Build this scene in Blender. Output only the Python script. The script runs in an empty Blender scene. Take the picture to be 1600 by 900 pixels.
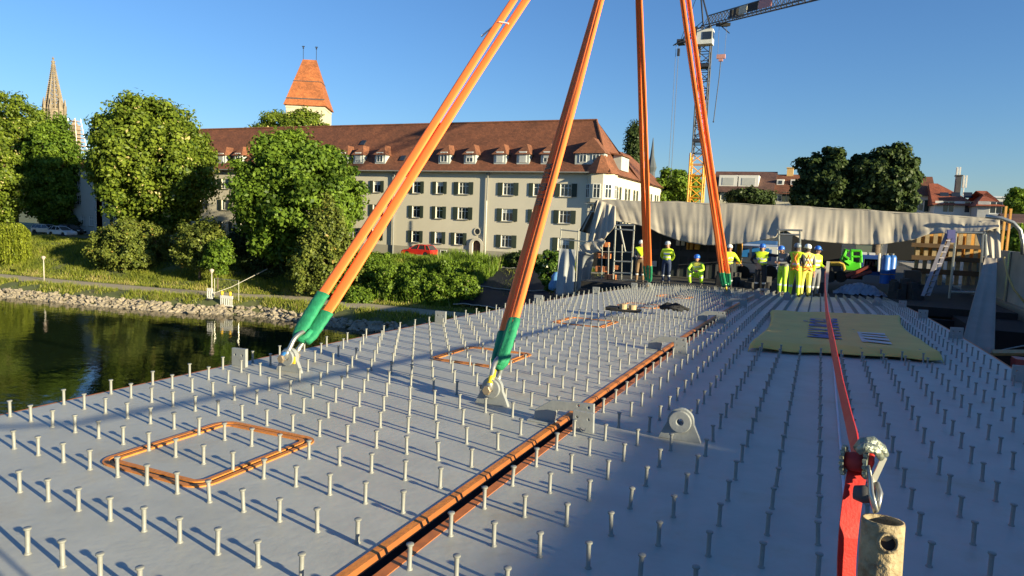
import bpy, bmesh, math, random
import numpy as np
from mathutils import Vector, Matrix
PI = math.pi
scene = bpy.context.scene
COL = scene.collection

# ------------------------------------------------------------------ camera
FOC, YAW, PITCH, ROLL, EYE = 1076.54, .4183, .09801, .03889, 1.6
_f = np.array([-math.sin(YAW)*math.cos(PITCH), math.cos(YAW)*math.cos(PITCH), -math.sin(PITCH)])
_r = np.array([math.cos(YAW), math.sin(YAW), 0.])
_u = np.cross(_r, _f)
_R = math.cos(ROLL)*_r + math.sin(ROLL)*_u
_U = -math.sin(ROLL)*_r + math.cos(ROLL)*_u
_C = np.array([0, 0, EYE])
cd = bpy.data.cameras.new('camera')
cam = bpy.data.objects.new('camera', cd)
COL.objects.link(cam)
cd.sensor_width = 36.0
cd.lens = FOC/1600*36
cd.clip_start = .05
cd.clip_end = 9000
cam.matrix_world = Matrix(((_R[0], _U[0], -_f[0], 0), (_R[1], _U[1], -_f[1], 0), (_R[2], _U[2], -_f[2], EYE), (0, 0, 0, 1)))
scene.camera = cam

# ------------------------------------------------------------------ light
SUN_EL, SUN_AZ = math.radians(12.3), math.radians(103.7)      # azimuth clockwise from +Y
sdir = Vector((math.sin(SUN_AZ)*math.cos(SUN_EL), math.cos(SUN_AZ)*math.cos(SUN_EL), math.sin(SUN_EL)))
w = bpy.data.worlds.new('World')
scene.world = w
w.use_nodes = True
nt = w.node_tree
nt.nodes.clear()
sky = nt.nodes.new('ShaderNodeTexSky')
sky.sky_type = 'NISHITA'
sky.sun_disc = False
sky.sun_elevation = SUN_EL
sky.sun_rotation = SUN_AZ
sky.air_density = 1.25
sky.dust_density = 0.0
sky.ozone_density = 6.0
sky.altitude = 300
bg = nt.nodes.new('ShaderNodeBackground')
bg.inputs['Strength'].default_value = 0.071
wo = nt.nodes.new('ShaderNodeOutputWorld')
tint = nt.nodes.new('ShaderNodeMix'); tint.data_type = 'RGBA'; tint.blend_type = 'MULTIPLY'
tint.inputs['Factor'].default_value = 1; tint.inputs['B'].default_value = (1.0, .97, 1.05, 1)
nt.links.new(sky.outputs[0], tint.inputs['A']); nt.links.new(tint.outputs['Result'], bg.inputs[0])
nt.links.new(bg.outputs[0], wo.inputs[0])
sl = bpy.data.lights.new('sun', 'SUN')
sl.energy = 5.0
sl.angle = math.radians(.53)
sl.color = (1.0, .885, .575)
so = bpy.data.objects.new('sun', sl)
COL.objects.link(so)
so.rotation_euler = sdir.to_track_quat('Z', 'Y').to_euler()
so.location = (60, -15, 40)
scene.view_settings.view_transform = 'Standard'
scene.view_settings.look = 'None'
scene.view_settings.gamma = 1
scene.view_settings.use_curve_mapping = False
scene.view_settings.exposure = 1.32
scene.render.engine = 'CYCLES'

# ------------------------------------------------------------------ helpers
def ray(x, y):
    return _f + _R*(x-800)/FOC - _U*(y-450)/FOC
def at(x, y, Y):
    'the point at distance Y along the bridge that shows at photo pixel x, y'
    d = ray(x, y)
    return Vector(_C + d*Y/d[1])
def atD(x, y, D):
    return Vector(_C + ray(x, y)*D)
def prj(P):
    P = np.asarray(P, float) - _C
    z = P @ _f
    return 800+FOC*(P @ _R)/z, 450-FOC*(P @ _U)/z, z

def dz(Y, X=-3.):
    return -.00118*max(0., Y-2.5)**2 + (.0145*(X+1.75) if X > -1.75 else 0.)

def tag(o, label=None, cat=None, group=None, kind=None):
    if label: o['label'] = label
    if cat: o['category'] = cat
    if group: o['group'] = group
    if kind: o['kind'] = kind
    return o
def thing(name, label, cat, loc=(0, 0, 0), rz=0, group=None):
    o = bpy.data.objects.new(name, None)
    COL.objects.link(o)
    o.empty_display_size = .2
    o.location = loc
    o.rotation_euler = (0, 0, rz)
    return tag(o, label, cat, group)
def link(name, me, parent=None, loc=None, rz=None):
    o = bpy.data.objects.new(name, me)
    COL.objects.link(o)
    if parent: o.parent = parent
    if loc is not None: o.location = loc
    if rz is not None: o.rotation_euler = (0, 0, rz)
    return o
def copy_tree(o, parent=None, loc=None, rz=None):
    c = o.copy()
    COL.objects.link(c)
    c.parent = parent
    if loc is not None: c.location = loc
    if rz is not None: c.rotation_euler = (0, 0, rz)
    for ch in list(o.children):
        copy_tree(ch, c)
    return c

class MB:
    'collects shapes, then links them as one mesh object'
    def __init__(s): s.v, s.f, s.mi, s.n = [], [], [], 0
    def add(s, vs, fs, mi=0):
        s.v += [tuple(p) for p in vs]
        s.f += [tuple(i+s.n for i in f) for f in fs]
        s.mi += [mi]*len(fs)
        s.n += len(vs)
        return s
    def box(s, c, d, rz=0, mi=0, M=None):
        cx, cy, cz = c; a, b, h = d[0]/2, d[1]/2, d[2]/2
        vs = [Vector((x*a, y*b, z*h)) for z in (-1, 1) for y in (-1, 1) for x in (-1, 1)]
        R_ = M or Matrix.Rotation(rz, 3, 'Z')
        vs = [R_ @ v + Vector(c) for v in vs]
        return s.add(vs, [(0, 2, 3, 1), (4, 5, 7, 6), (0, 1, 5, 4), (2, 6, 7, 3), (0, 4, 6, 2), (1, 3, 7, 5)], mi)
    def bb(s, x0, x1, y0, y1, z0, z1, mi=0):
        return s.box(((x0+x1)/2, (y0+y1)/2, (z0+z1)/2), (abs(x1-x0), abs(y1-y0), abs(z1-z0)), 0, mi)
    def tube(s, pts, r, n=8, cap=True, mi=0, flat=1., ref=None):
        pts = [Vector(p) for p in pts]
        rs = r if hasattr(r, '__len__') else [r]*len(pts)
        base = s.n; vs = []; pv = None
        for i, p in enumerate(pts):
            t = (pts[min(i+1, len(pts)-1)] - pts[max(i-1, 0)])
            if t.length < 1e-9: t = Vector((0, 0, 1))
            t.normalize()
            if ref is not None: a = Vector(ref)
            elif pv is not None: a = pv
            else: a = Vector((0, 0, 1)) if abs(t.z) < .9 else Vector((1, 0, 0))
            a = a - t*a.dot(t)
            if a.length < 1e-6: a = t.orthogonal()
            a.normalize(); pv = a; b = t.cross(a)
            for k in range(n):
                th = 2*PI*k/n
                vs.append(p + a*math.cos(th)*rs[i] + b*math.sin(th)*rs[i]*flat)
        fs = [(i*n+k, i*n+(k+1) % n, (i+1)*n+(k+1) % n, (i+1)*n+k) for i in range(len(pts)-1) for k in range(n)]
        if cap:
            fs.append(tuple(reversed(range(n)))); fs.append(tuple((len(pts)-1)*n+k for k in range(n)))
        return s.add(vs, fs, mi)
    def lathe(s, prof, n=12, c=(0, 0, 0), M=None, mi=0, cap=True):
        vs = []
        for r_, z in prof:
            for k in range(n):
                v = Vector((r_*math.cos(2*PI*k/n), r_*math.sin(2*PI*k/n), z))
                if M: v = M @ v
                vs.append(v + Vector(c))
        m = len(prof)
        fs = [(i*n+k, i*n+(k+1) % n, (i+1)*n+(k+1) % n, (i+1)*n+k) for i in range(m-1) for k in range(n)]
        if cap:
            fs.append(tuple(reversed(range(n)))); fs.append(tuple((m-1)*n+k for k in range(n)))
        return s.add(vs, fs, mi)
    def prism(s, poly, y0, y1, mi=0, M=None, holes=()):
        'poly in XZ extruded along Y'
        bm = bmesh.new()
        loops = [poly] + list(holes)
        es = []
        for lp in loops:
            vv = [bm.verts.new((x, y0, z)) for x, z in lp]
            for i in range(len(vv)): es.append(bm.edges.new((vv[i], vv[(i+1) % len(vv)])))
        bmesh.ops.triangle_fill(bm, edges=es, use_beauty=True)
        r = bmesh.ops.extrude_face_region(bm, geom=list(bm.faces))
        for e in r['geom']:
            if isinstance(e, bmesh.types.BMVert): e.co.y = y1
        bmesh.ops.recalc_face_normals(bm, faces=list(bm.faces))
        bm.verts.index_update()
        vs = [v.co.copy() for v in bm.verts]
        if M: vs = [M @ v for v in vs]
        fs = [tuple(v.index for v in f.verts) for f in bm.faces]
        bm.free()
        return s.add(vs, fs, mi)
    def mesh(s, name, mats, smooth=False):
        me = bpy.data.meshes.new(name)
        me.from_pydata(s.v, [], s.f)
        for m in (mats if isinstance(mats, (list, tuple)) else [mats]): me.materials.append(m)
        if any(s.mi): me.polygons.foreach_set('material_index', s.mi)
        if smooth: me.polygons.foreach_set('use_smooth', [True]*len(s.f))
        me.update()
        return me
    def obj(s, name, mats, parent=None, smooth=False, bevel=0, loc=None, rz=None):
        o = link(name, s.mesh(name, mats, smooth), parent, loc, rz)
        if bevel:
            b = o.modifiers.new('b', 'BEVEL'); b.width = bevel; b.segments = 2; b.limit_method = 'ANGLE'
        return o

def smooth_angle(o, deg=40):
    me = o.data
    me.polygons.foreach_set('use_smooth', [True]*len(me.polygons))
    try: me.set_sharp_from_angle(angle=math.radians(deg))
    except Exception: pass
    return o

MATS = {}
def mat(name, col, rough=.6, var=.12, scale=3., bump=0., bscale=40., metal=0., dirt=None, dscale=1.5, damt=.5, spec=.5, trans=0., coord='Object', stretch=None):
    if name in MATS: return MATS[name]
    m = bpy.data.materials.new(name)
    m.use_nodes = True
    t = m.node_tree; N = t.nodes; L = t.links
    b = N['Principled BSDF']
    b.inputs['Roughness'].default_value = rough
    b.inputs['Metallic'].default_value = metal
    b.inputs['Specular IOR Level'].default_value = spec
    tc = N.new('ShaderNodeTexCoord')
    src = tc.outputs[coord]
    if stretch:
        mp = N.new('ShaderNodeMapping'); mp.inputs['Scale'].default_value = stretch
        L.new(src, mp.inputs[0]); src = mp.outputs[0]
    no = N.new('ShaderNodeTexNoise'); no.inputs['Scale'].default_value = scale
    no.inputs['Detail'].default_value = 5; no.inputs['Roughness'].default_value = .6
    L.new(src, no.inputs['Vector'])
    cr = N.new('ShaderNodeValToRGB')
    cr.color_ramp.elements[0].position = .3; cr.color_ramp.elements[1].position = .72
    cr.color_ramp.elements[0].color = (*[max(0, c*(1-var)) for c in col], 1)
    cr.color_ramp.elements[1].color = (*[min(1, c*(1+var)) for c in col], 1)
    L.new(no.outputs['Fac'], cr.inputs[0])
    out = cr.outputs[0]
    if dirt:
        n2 = N.new('ShaderNodeTexNoise'); n2.inputs['Scale'].default_value = dscale
        n2.inputs['Detail'].default_value = 8; n2.inputs['Roughness'].default_value = .7
        L.new(src, n2.inputs['Vector'])
        c2 = N.new('ShaderNodeValToRGB')
        c2.color_ramp.elements[0].position = .52; c2.color_ramp.elements[1].position = .72
        c2.color_ramp.elements[0].color = (0, 0, 0, 1); c2.color_ramp.elements[1].color = (damt,)*3+(1,)
        L.new(n2.outputs['Fac'], c2.inputs[0])
        mx = N.new('ShaderNodeMix'); mx.data_type = 'RGBA'
        L.new(c2.outputs[0], mx.inputs['Factor']); L.new(out, mx.inputs['A'])
        mx.inputs['B'].default_value = (*dirt, 1)
        out = mx.outputs['Result']
    L.new(out, b.inputs['Base Color'])
    if bump:
        n3 = N.new('ShaderNodeTexNoise'); n3.inputs['Scale'].default_value = bscale
        n3.inputs['Detail'].default_value = 4
        L.new(src, n3.inputs['Vector'])
        bp = N.new('ShaderNodeBump'); bp.inputs['Strength'].default_value = bump; bp.inputs['Distance'].default_value = .02
        L.new(n3.outputs['Fac'], bp.inputs['Height']); L.new(bp.outputs[0], b.inputs['Normal'])
    MATS[name] = m
    return m

def leafmat(name, dark, light, extra=None, eamt=.0, trans=.35):
    m = bpy.data.materials.new(name); m.use_nodes = True
    t = m.node_tree; N = t.nodes; L = t.links; N.clear()
    o = N.new('ShaderNodeOutputMaterial')
    a = N.new('ShaderNodeAttribute'); a.attribute_name = 'tone'
    cr = N.new('ShaderNodeValToRGB')
    e = cr.color_ramp.elements
    e[0].position = 0; e[0].color = (*dark, 1)
    e[1].position = 1-eamt-.001; e[1].color = (*light, 1)
    if extra:
        n = e.new(1-eamt); n.color = (*extra, 1)
        cr.color_ramp.interpolation = 'LINEAR'
    L.new(a.outputs['Fac'], cr.inputs[0])
    d = N.new('ShaderNodeBsdfDiffuse'); tr = N.new('ShaderNodeBsdfTranslucent')
    g = N.new('ShaderNodeBsdfGlossy'); g.inputs['Roughness'].default_value = .45
    mx = N.new('ShaderNodeMixShader'); mx.inputs[0].default_value = trans
    m2 = N.new('ShaderNodeMixShader'); m2.inputs[0].default_value = .012
    L.new(cr.outputs[0], d.inputs[0]); L.new(cr.outputs[0], tr.inputs[0])
    L.new(d.outputs[0], mx.inputs[1]); L.new(tr.outputs[0], mx.inputs[2])
    L.new(mx.outputs[0], m2.inputs[1]); L.new(g.outputs[0], m2.inputs[2])
    L.new(m2.outputs[0], o.inputs[0])
    return m

def quads_mesh(name, V, m, tone=None, k=4):
    'V: (n,k,3) separate polygons'
    n = V.shape[0]
    me = bpy.data.meshes.new(name)
    me.vertices.add(n*k); me.loops.add(n*k); me.polygons.add(n)
    me.vertices.foreach_set('co', V.reshape(-1).astype(np.float32))
    me.loops.foreach_set('vertex_index', np.arange(n*k, dtype=np.int32))
    me.polygons.foreach_set('loop_start', np.arange(0, n*k, k, dtype=np.int32))
    me.materials.append(m)
    if tone is not None:
        at_ = me.attributes.new('tone', 'FLOAT', 'FACE')
        at_.data.foreach_set('value', tone.astype(np.float32))
    me.update()
    me.validate()
    return me

def leaves(rng, P, size, outward=None, droop=0., aspect=1.6):
    n = len(P)
    nrm = rng.normal(size=(n, 3)) + np.array([0, 0, .5])
    if outward is not None: nrm += outward*1.2
    nrm /= np.linalg.norm(nrm, axis=1)[:, None]+1e-9
    a = rng.normal(size=(n, 3)); a[:, 2] -= droop
    a -= nrm*np.sum(a*nrm, 1)[:, None]; a /= np.linalg.norm(a, axis=1)[:, None]+1e-9
    b = np.cross(nrm, a)
    s = size*rng.uniform(.6, 1.35, n)[:, None]
    a *= s*aspect/2; b *= s/2
    q = np.stack([P-a, P-.1*a+b, P+a, P-.1*a-b], 1)
    q[:, 0] -= nrm*s*.12; q[:, 2] -= nrm*s*.15
    return q

def crown(rng, c, rad, nclump, per, size, shape='round', clump_r=.22, power=1.):
    'leaf quads in clumps spread over and through an uneven volume'
    c = np.array(c, float); rad = np.array(rad, float)
    d = rng.normal(size=(nclump, 3)); d /= np.linalg.norm(d, axis=1)[:, None]
    ph = rng.uniform(0, 6.28, 6)
    lump = .97 + .08*np.sin(3*d[:, 0]*2+ph[0]) + .07*np.sin(5*d[:, 1]+ph[1]+2*d[:, 2]) + .06*np.sin(7*d[:, 2]+ph[2]+4*d[:, 0])
    rr = rng.uniform(.12, 1, nclump)**.3*power
    cl = d*rad*(rr*lump)[:, None]
    if shape == 'cone':
        h = (cl[:, 2]/rad[2]+1)/2
        cl[:, :2] *= (1.25*(1-h)**.8+.12)[:, None]
    if shape == 'dome':
        cl[:, 2] = np.where(cl[:, 2] < 0, cl[:, 2]*.75, cl[:, 2])
    cr = clump_r*rad.mean()*rng.uniform(.55, 1.3, nclump)
    idx = np.repeat(np.arange(nclump), per)
    off = rng.normal(size=(len(idx), 3)); off /= np.linalg.norm(off, axis=1)[:, None]
    off *= (cr[idx]*rng.uniform(.3, 1, len(idx))**.4*np.where(rng.uniform(0, 1, len(idx)) < .4, 1.9, 1))[:, None]; off[:, 2] *= .75
    P = c+cl[idx]+off
    q = leaves(rng, P, size, off/cr[idx][:, None] + d[idx]*.5)
    tone = np.clip(rng.normal(.45, .2, len(idx)) + rng.normal(0, .12, nclump)[idx], 0, 1)
    return q, tone, c+cl

BARK = mat('bark', (.12, .085, .055), .9, .3, 6, bump=.6, bscale=12)
def tree(name, label, cat, base, c, rad, nclump, per, size, lm, seed, shape='round', clump_r=.2, group=None, trunk_r=.35, stems=1, extra=None):
    rng = np.random.default_rng(seed)
    t = thing(name, label, cat, base, 0, group)
    b = Vector(base)
    cc = np.array(c)-np.array(base)
    q, tone, cl = crown(rng, cc, rad, nclump, per, size, shape, clump_r)
    if extra:
        for ec, er, en in extra:
            q2, t2, c2 = crown(rng, np.array(ec)-np.array(base), er, en, per, size, 'round', clump_r)
            q = np.concatenate([q, q2]); tone = np.concatenate([tone, t2]); cl = np.concatenate([cl, c2])
    link('crown', quads_mesh('crown', q, lm, tone), t)
    mb = MB()
    top = Vector(cc)
    for s in range(stems):
        o = Vector((rng.normal()*.2*s, rng.normal()*.2*s, 0))
        fork = o + (top-Vector((0, 0, rad[2]*.55)))*1.0
        fork = Vector((fork.x*.5, fork.y*.5, max(.5, fork.z)))
        mb.tube([o+Vector((0, 0, -.6)), o+Vector((0, 0, .3)), fork], [trunk_r*1.3, trunk_r, trunk_r*.75], 8)
        sel = rng.choice(len(cl), min(16, len(cl)), replace=False)
        for i in sel:
            e = Vector(cl[i]); mid = fork.lerp(e, .5)+Vector((0, 0, -.05*rad[2]))
            mb.tube([fork-Vector((0, 0, .2)), mid, e], [trunk_r*.5, trunk_r*.25, trunk_r*.06], 5)
    mb.obj('trunk', BARK, t, smooth=True)
    return t

def rand(a, b): return random.uniform(a, b)
random.seed(4)
# ================================================================== materials
M_deck = mat('deck_paint', (.385, .38, .345), .5, .12, 2.2, bump=.10, bscale=18, dirt=(.29, .24, .16), dscale=1.1, damt=.8)
M_stud = mat('stud_paint', (.215, .215, .20), .5, .10, 30, dirt=(.2, .18, .15), dscale=25, damt=.4)
M_steel_grey = mat('grey_primer_steel', (.25, .26, .26), .5, .10, 12, bump=.08, dirt=(.22, .2, .17), dscale=9, damt=.5)
M_orange = mat('orange_rust_primer', (.56, .19, .03), .6, .18, 9, bump=.15, dirt=(.34, .12, .03), dscale=7, damt=.6)
M_orange2 = mat('red_rust_primer', (.50, .145, .03), .65, .2, 9, dirt=(.2, .08, .03), dscale=8, damt=.6)
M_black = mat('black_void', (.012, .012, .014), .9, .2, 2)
M_girder = mat('girder_underside', (.06, .06, .065), .8, .2, 2)
M_sling = mat('orange_sling_webbing', (.95, .195, .038), .68, .07, 4, bump=.15, bscale=70, stretch=(1, 1, .2), dirt=(.80, .18, .03), dscale=1.2, damt=.5)
M_sleeve = mat('green_sling_sleeve', (.012, .215, .095), .75, .2, 14, bump=.35, bscale=35, dirt=(.01, .14, .08), dscale=8, damt=.5)
M_galv = mat('galvanised_steel', (.42, .41, .37), .35, .18, 20, metal=.75, dirt=(.25, .2, .14), dscale=12, damt=.5)
M_bolt = mat('brown_bolt_steel', (.34, .26, .17), .45, .2, 30, metal=.5)
M_yelpaint = mat('yellow_tag_paint', (.85, .58, .02), .45, .1, 20)
M_bluepaint = mat('blue_tag_paint', (.03, .16, .42), .5, .1, 20)

# ================================================================== bridge deck
def deck_grid(x0, x1, y0, y1, th, off=0., step=.5):
    mb = MB()
    ys = np.arange(y0, y1+1e-6, step)
    xs = [x0, (x0+x1)/2, x1]
    vs = []
    for y in ys:
        for x in xs: vs.append((x, y, dz(y, x)+off))
    n = len(vs)
    for y in ys:
        for x in xs: vs.append((x, y, dz(y, x)+off-th))
    fs = []
    for i in range(len(ys)-1):
        for j in range(2):
            a = i*3+j
            fs.append((a, a+1, a+4, a+3)); fs.append((n+a+3, n+a+4, n+a+1, n+a))
        a = i*3
        fs.append((a+3, n+a+3, n+a, a)); a = i*3+2
        fs.append((a, n+a, n+a+3, a+3))
    e = (len(ys)-1)*3
    for j in range(2):
        fs.append((j, n+j, n+j+1, j+1)); fs.append((e+j+1, n+e+j+1, n+e+j, e+j))
    mb.add(vs, fs)
    return mb

def stud_mb(mb, x, y, z, n=12, tilt=None):
    r = .0108
    h = .125
    a, b = (tilt or (0, 0))
    M = Matrix.Rotation(a, 3, 'X') @ Matrix.Rotation(b, 3, 'Y')
    mb.lathe([(.0165, -.002), (.016, .004), (.0125, .0075), (r, .010), (r, h-.0125), (.0165, h-.0095), (.0178, h-.007), (.0178, h-.001), (.0165, h)], n, (x, y, z), M)
def stud_mesh(seed):
    random.seed(seed)
    m = MB(); stud_mb(m, 0, 0, 0, 14)
    me = m.mesh('stud', M_stud)
    me.polygons.foreach_set('use_smooth', [True]*len(me.polygons))
    try: me.set_sharp_from_angle(angle=math.radians(50))
    except Exception: pass
    return me

deckL = thing('bridge_deck_panel', 'grey steel bridge deck panel with orange slings shackled to it and orange rounded hatch frames', 'bridge deck', (-3.7, 0, 0))
deckR = thing('bridge_deck_panel', 'grey steel bridge deck panel right of the seam with a yellow banner lying on it', 'bridge deck', (.3, 0, 0))
def rel(o, par):          # parts are modelled at world coordinates: keep them there
    o.location = Vector(o.location) - Vector(par.location)
    return o
YA, YB = -5.0, 26.5
XL0, XL1, XR0, XR1 = -5.50, -1.85, -1.652, 2.30
rel(deck_grid(XL0, XL1, YA, YB, .025).obj('deck_plate', M_deck, deckL), deckL)
rel(deck_grid(XR0, XR1, YA, YB, .025).obj('deck_plate', M_deck, deckR), deckR)
def strip(name, x0, x1, h, m, par, y0=YA, y1=YB, lab=None, off=0):
    o = deck_grid(x0, x1, y0, y1, abs(h), h+off if h > 0 else off, .5).obj(name, m, par)
    rel(o, par)
    if lab: o['label'] = lab
    return o
# seam edges
strip('seam_bar', XL1, -1.803, .006, M_orange, deckL)
mb = MB(); ys_ = np.arange(YA, YB+.01, .5); vs = []
for y in ys_: vs += [(-1.803, y, dz(y)+.006), (-1.786, y, dz(y)-.020), (-1.803, y, dz(y)-.03)]
mb.add(vs, [(i*3+a, i*3+b, i*3+3+b, i*3+3+a) for i in range(len(ys_)-1) for a, b in ((0, 1), (1, 2), (2, 0))])
rel(mb.obj('seam_chamfer', mat('orange_edge', (.30, .095, .018), .55, .15, 9), deckL), deckL)
strip('seam_bar', -1.708, XR0, -.03, M_orange2, deckR, off=.003)
strip('edge_strip', XL0-.035, XL0, -.05, M_orange2, deckL, off=-.003)
strip('edge_strip', XR1, XR1+.035, -.05, M_orange2, deckR, off=-.003)
g = MB()
for (a, b, par) in ((XL0+.05, XL1+.02, deckL), (XR0-.01, XR1-.05, deckR)):
    o = deck_grid(a, b, YA+.05, YB-.05, 1.1, -.028, .5).obj('box_girder', M_girder, par); rel(o, par)

# shear studs: the hundred that show largest are parts of their own, the rest one part
def studs(par, xs, rows, skip):
    pts = []
    for r_ in range(*rows[:2]):
        y = rows[2]+rows[3]*r_
        if y > YB-.15: break
        for x in xs:
            if skip(x, y): continue
            px, py, z = prj((x, y, dz(y, x)))
            inn = z > .1 and -20 < px < 1620 and py < 940
            pts.append(((0 if inn else 1), math.hypot(x, y), x, y))
    pts.sort()
    near, rest = pts[:100], pts[100:]
    mes = stud_mesh(1)
    for _, d, x, y in near:
        o = link('stud', mes, par, (x, y, dz(y, x)))
        q_ = .07 if rand(0, 1) < .08 else .02
        o.rotation_euler = (rand(-q_, q_), rand(-q_, q_), rand(0, 6))
        rel(o, par)
    mb = MB()
    for k, d, x, y in rest:
        if k and y > 6: pass
        stud_mb(mb, x, y, dz(y, x), 10 if d < 9 else 7 if d < 14 else 6, (rand(-.015, .015), rand(-.015, .015)))
    o = mb.obj('stud_field', M_stud, par); rel(o, par); o['kind'] = 'stuff'
    me = o.data
    me.polygons.foreach_set('use_smooth', [True]*len(me.polygons))
    try: me.set_sharp_from_angle(angle=math.radians(50))
    except Exception: pass
BRK = [4.98+4.02*k for k in range(6)]
HATCH = [3.28+3.97*k for k in range(5)]
PLY = [5.26+4.12*k for k in range(5)]
LUGS_L = [(-4.81, 5.36), (-2.52, 5.34), (-4.84, 21.4), (-2.50, 21.7)]
LUGS_R = [(-.86, 5.15), (1.47, 5.15), (-.80, 21.6), (1.55, 21.6)]
def near_lug(x, y, L): return any(abs(x-a) < .17 and abs(y-b) < .06 for a, b in L)
def skipL(x, y):
    if near_lug(x, y, LUGS_L): return True
    if any(abs(x+1.92) < .1 and abs(y-.1-b) < .07 for b in BRK): return True
    return False
def skipR(x, y):
    if near_lug(x, y, LUGS_R): return True
    return any(abs(x+1.597) < .05 and abs(y-b) < .06 for b in BRK)
studs(deckL, [-1.960-.2466*i for i in range(15)], (-10, 70, 2.6665, .40075), skipL)
studs(deckR, [-1.597+.2424*i for i in range(16)], (-14, 70, 3.7090, .3813), skipR)

# hatch frames
def rrect(cx, cy, a, b, r, n=7):
    out = []
    for (sx, sy, t0) in ((1, 1, 0), (-1, 1, 90), (-1, -1, 180), (1, -1, 270)):
        for k in range(n+1):
            th = math.radians(t0+90*k/n)
            out.append((cx+sx*(a-r)+r*math.cos(th), cy+sy*(b-r)+r*math.sin(th)))
    return out
def ring(mb, cx, cy, a, b, r, wd, z0, z1):
    o_ = rrect(cx, cy, a, b, r); i_ = rrect(cx, cy, a-wd, b-wd, max(.01, r-wd))
    n = len(o_)
    vs = [(x, y, dz(y, x)+z1) for x, y in o_]+[(x, y, dz(y, x)+z1) for x, y in i_]+[(x, y, dz(y, x)+z0) for x, y in o_]+[(x, y, dz(y, x)+z0) for x, y in i_]
    fs = []
    for k in range(n):
        j = (k+1) % n
        fs += [(k, j, n+j, n+k), (2*n+k, 2*n+j, j, k), (n+k, n+j, 3*n+j, 3*n+k)]
    mb.add(vs, fs)
for i, cy in enumerate(HATCH):
    mb = MB()
    ring(mb, -3.575, cy, .455, .53, .13, .036, .0, .008)
    ring(mb, -3.575, cy, .395, .47, .085, .034, .0, .010)
    o = mb.obj('hatch_frame', M_orange, deckL); rel(o, deckL)
    mb = MB(); ring(mb, -3.575, cy, .419, .494, .105, .024, 0, .003)
    k = mb.obj('hatch_groove', M_black, o)

# seam connection brackets
def disc_poly(cx, cz, r, n=12): return [(cx+r*math.cos(2*PI*k/n), cz+r*math.sin(2*PI*k/n)) for k in range(n)]
for i, by in enumerate(BRK):
    z = dz(by, -1.8)
    mb = MB()
    poly = [(-2.02, .002), (-2.01, .095), (-1.87, .19), (-1.52, .205), (-1.515, .07), (-1.66, .06), (-1.675, .13), (-1.825, .115), (-1.845, .002)]
    mb.prism([(x, q+z) for x, q in poly], by+.09, by+.125, holes=[disc_poly(-1.645, .178+z, .011), disc_poly(-1.56, .172+z, .012)])
    mb.bb(-2.06, -1.84, by+.05, by+.165, z+.001, z+.014)
    o = mb.obj('joint_bracket', M_steel_grey, deckL, bevel=.003); rel(o, deckL)
    mb = MB()
    mb.prism([(-1.655, z+.002), (-1.655, z+.165), (-1.49, z+.158), (-1.485, z+.002)], by-.005, by+.03,
             holes=[disc_poly(-1.62, z+.115, .010), disc_poly(-1.527, z+.108, .010),
                    [(-1.60, z+.035), (-1.597, z+.018), (-1.575, z+.010), (-1.555, z+.016), (-1.548, z+.035)]])
    o = mb.obj('joint_bracket', M_steel_grey, deckR, bevel=.003); rel(o, deckR)
for i, py in enumerate(PLY):
    for X, par in ((XL0+.12, deckL), (XR1-.12, deckR)):
        z = dz(py, X)
        mb = MB()
        mb.prism([(X-.095, z+.001), (X-.095, z+.185), (X+.095, z+.19), (X+.095, z+.001)], py-.015, py+.02,
                 holes=[disc_poly(X-.05, z+.12, .012), disc_poly(X+.045, z+.12, .012)])
        o = mb.obj('edge_plate', M_steel_grey, par, bevel=.003); rel(o, par)
# lifting lugs
def lug(x, y, par):
    z = dz(y, x)
    mb = MB()
    out = [(-.16, 0), (-.135, .06), (-.10, .13)]
    for k in range(0, 13):
        th = math.radians(165-150*k/12)
        out.append((.098*math.cos(th), .148+.098*math.sin(th)))
    out += [(.10, .13), (.135, .06), (.16, 0)]
    mb.prism([(x+a, z+b) for a, b in out], y-.02, y+.02, holes=[disc_poly(x, z+.148, .024, 16)])
    o = mb.obj('lifting_lug', M_steel_grey, par, bevel=.003); rel(o, par)
    for s in (-1, 1):
        m2 = MB()
        m2.prism([(x+a, z+b) for a, b in disc_poly(0, .148, .084, 24)], y+s*.021, y+s*.05, holes=[disc_poly(x, z+.148, .024, 16)])
        c = m2.obj('cheek_ring', M_steel_grey, o, bevel=.006)
    return Vector((x, y, z+.148))
LC = [lug(x, y, deckL) for x, y in LUGS_L]
for x, y in LUGS_R: lug(x, y, deckR)
# weld line / cable on the right panel
mb = MB()
pts = [at(x, y, 1) for x, y in ()]
def ondeck(px, py, h=0.):
    d = ray(px, py)
    for Y in np.arange(.5, 40, .02):
        P = _C+d*Y/d[1]
        if P[2] < dz(Y, P[0])+h: return Vector(P)
cab = []
for (a, b) in ((1300, 545), (1304, 590), (1309, 650), (1314, 710), (1318, 770), (1322, 850), (1325, 900)):
    p = ondeck(a, b); cab.append((p.x, p.y, dz(p.y, p.x)+.006))
mb.tube(cab, .009, 6)
o = mb.obj('cable', mat('pale_blue_cable', (.45, .50, .58), .5)); tag(o, 'thin pale cable lying along the shaded deck beside the red strap', 'cable')

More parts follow.
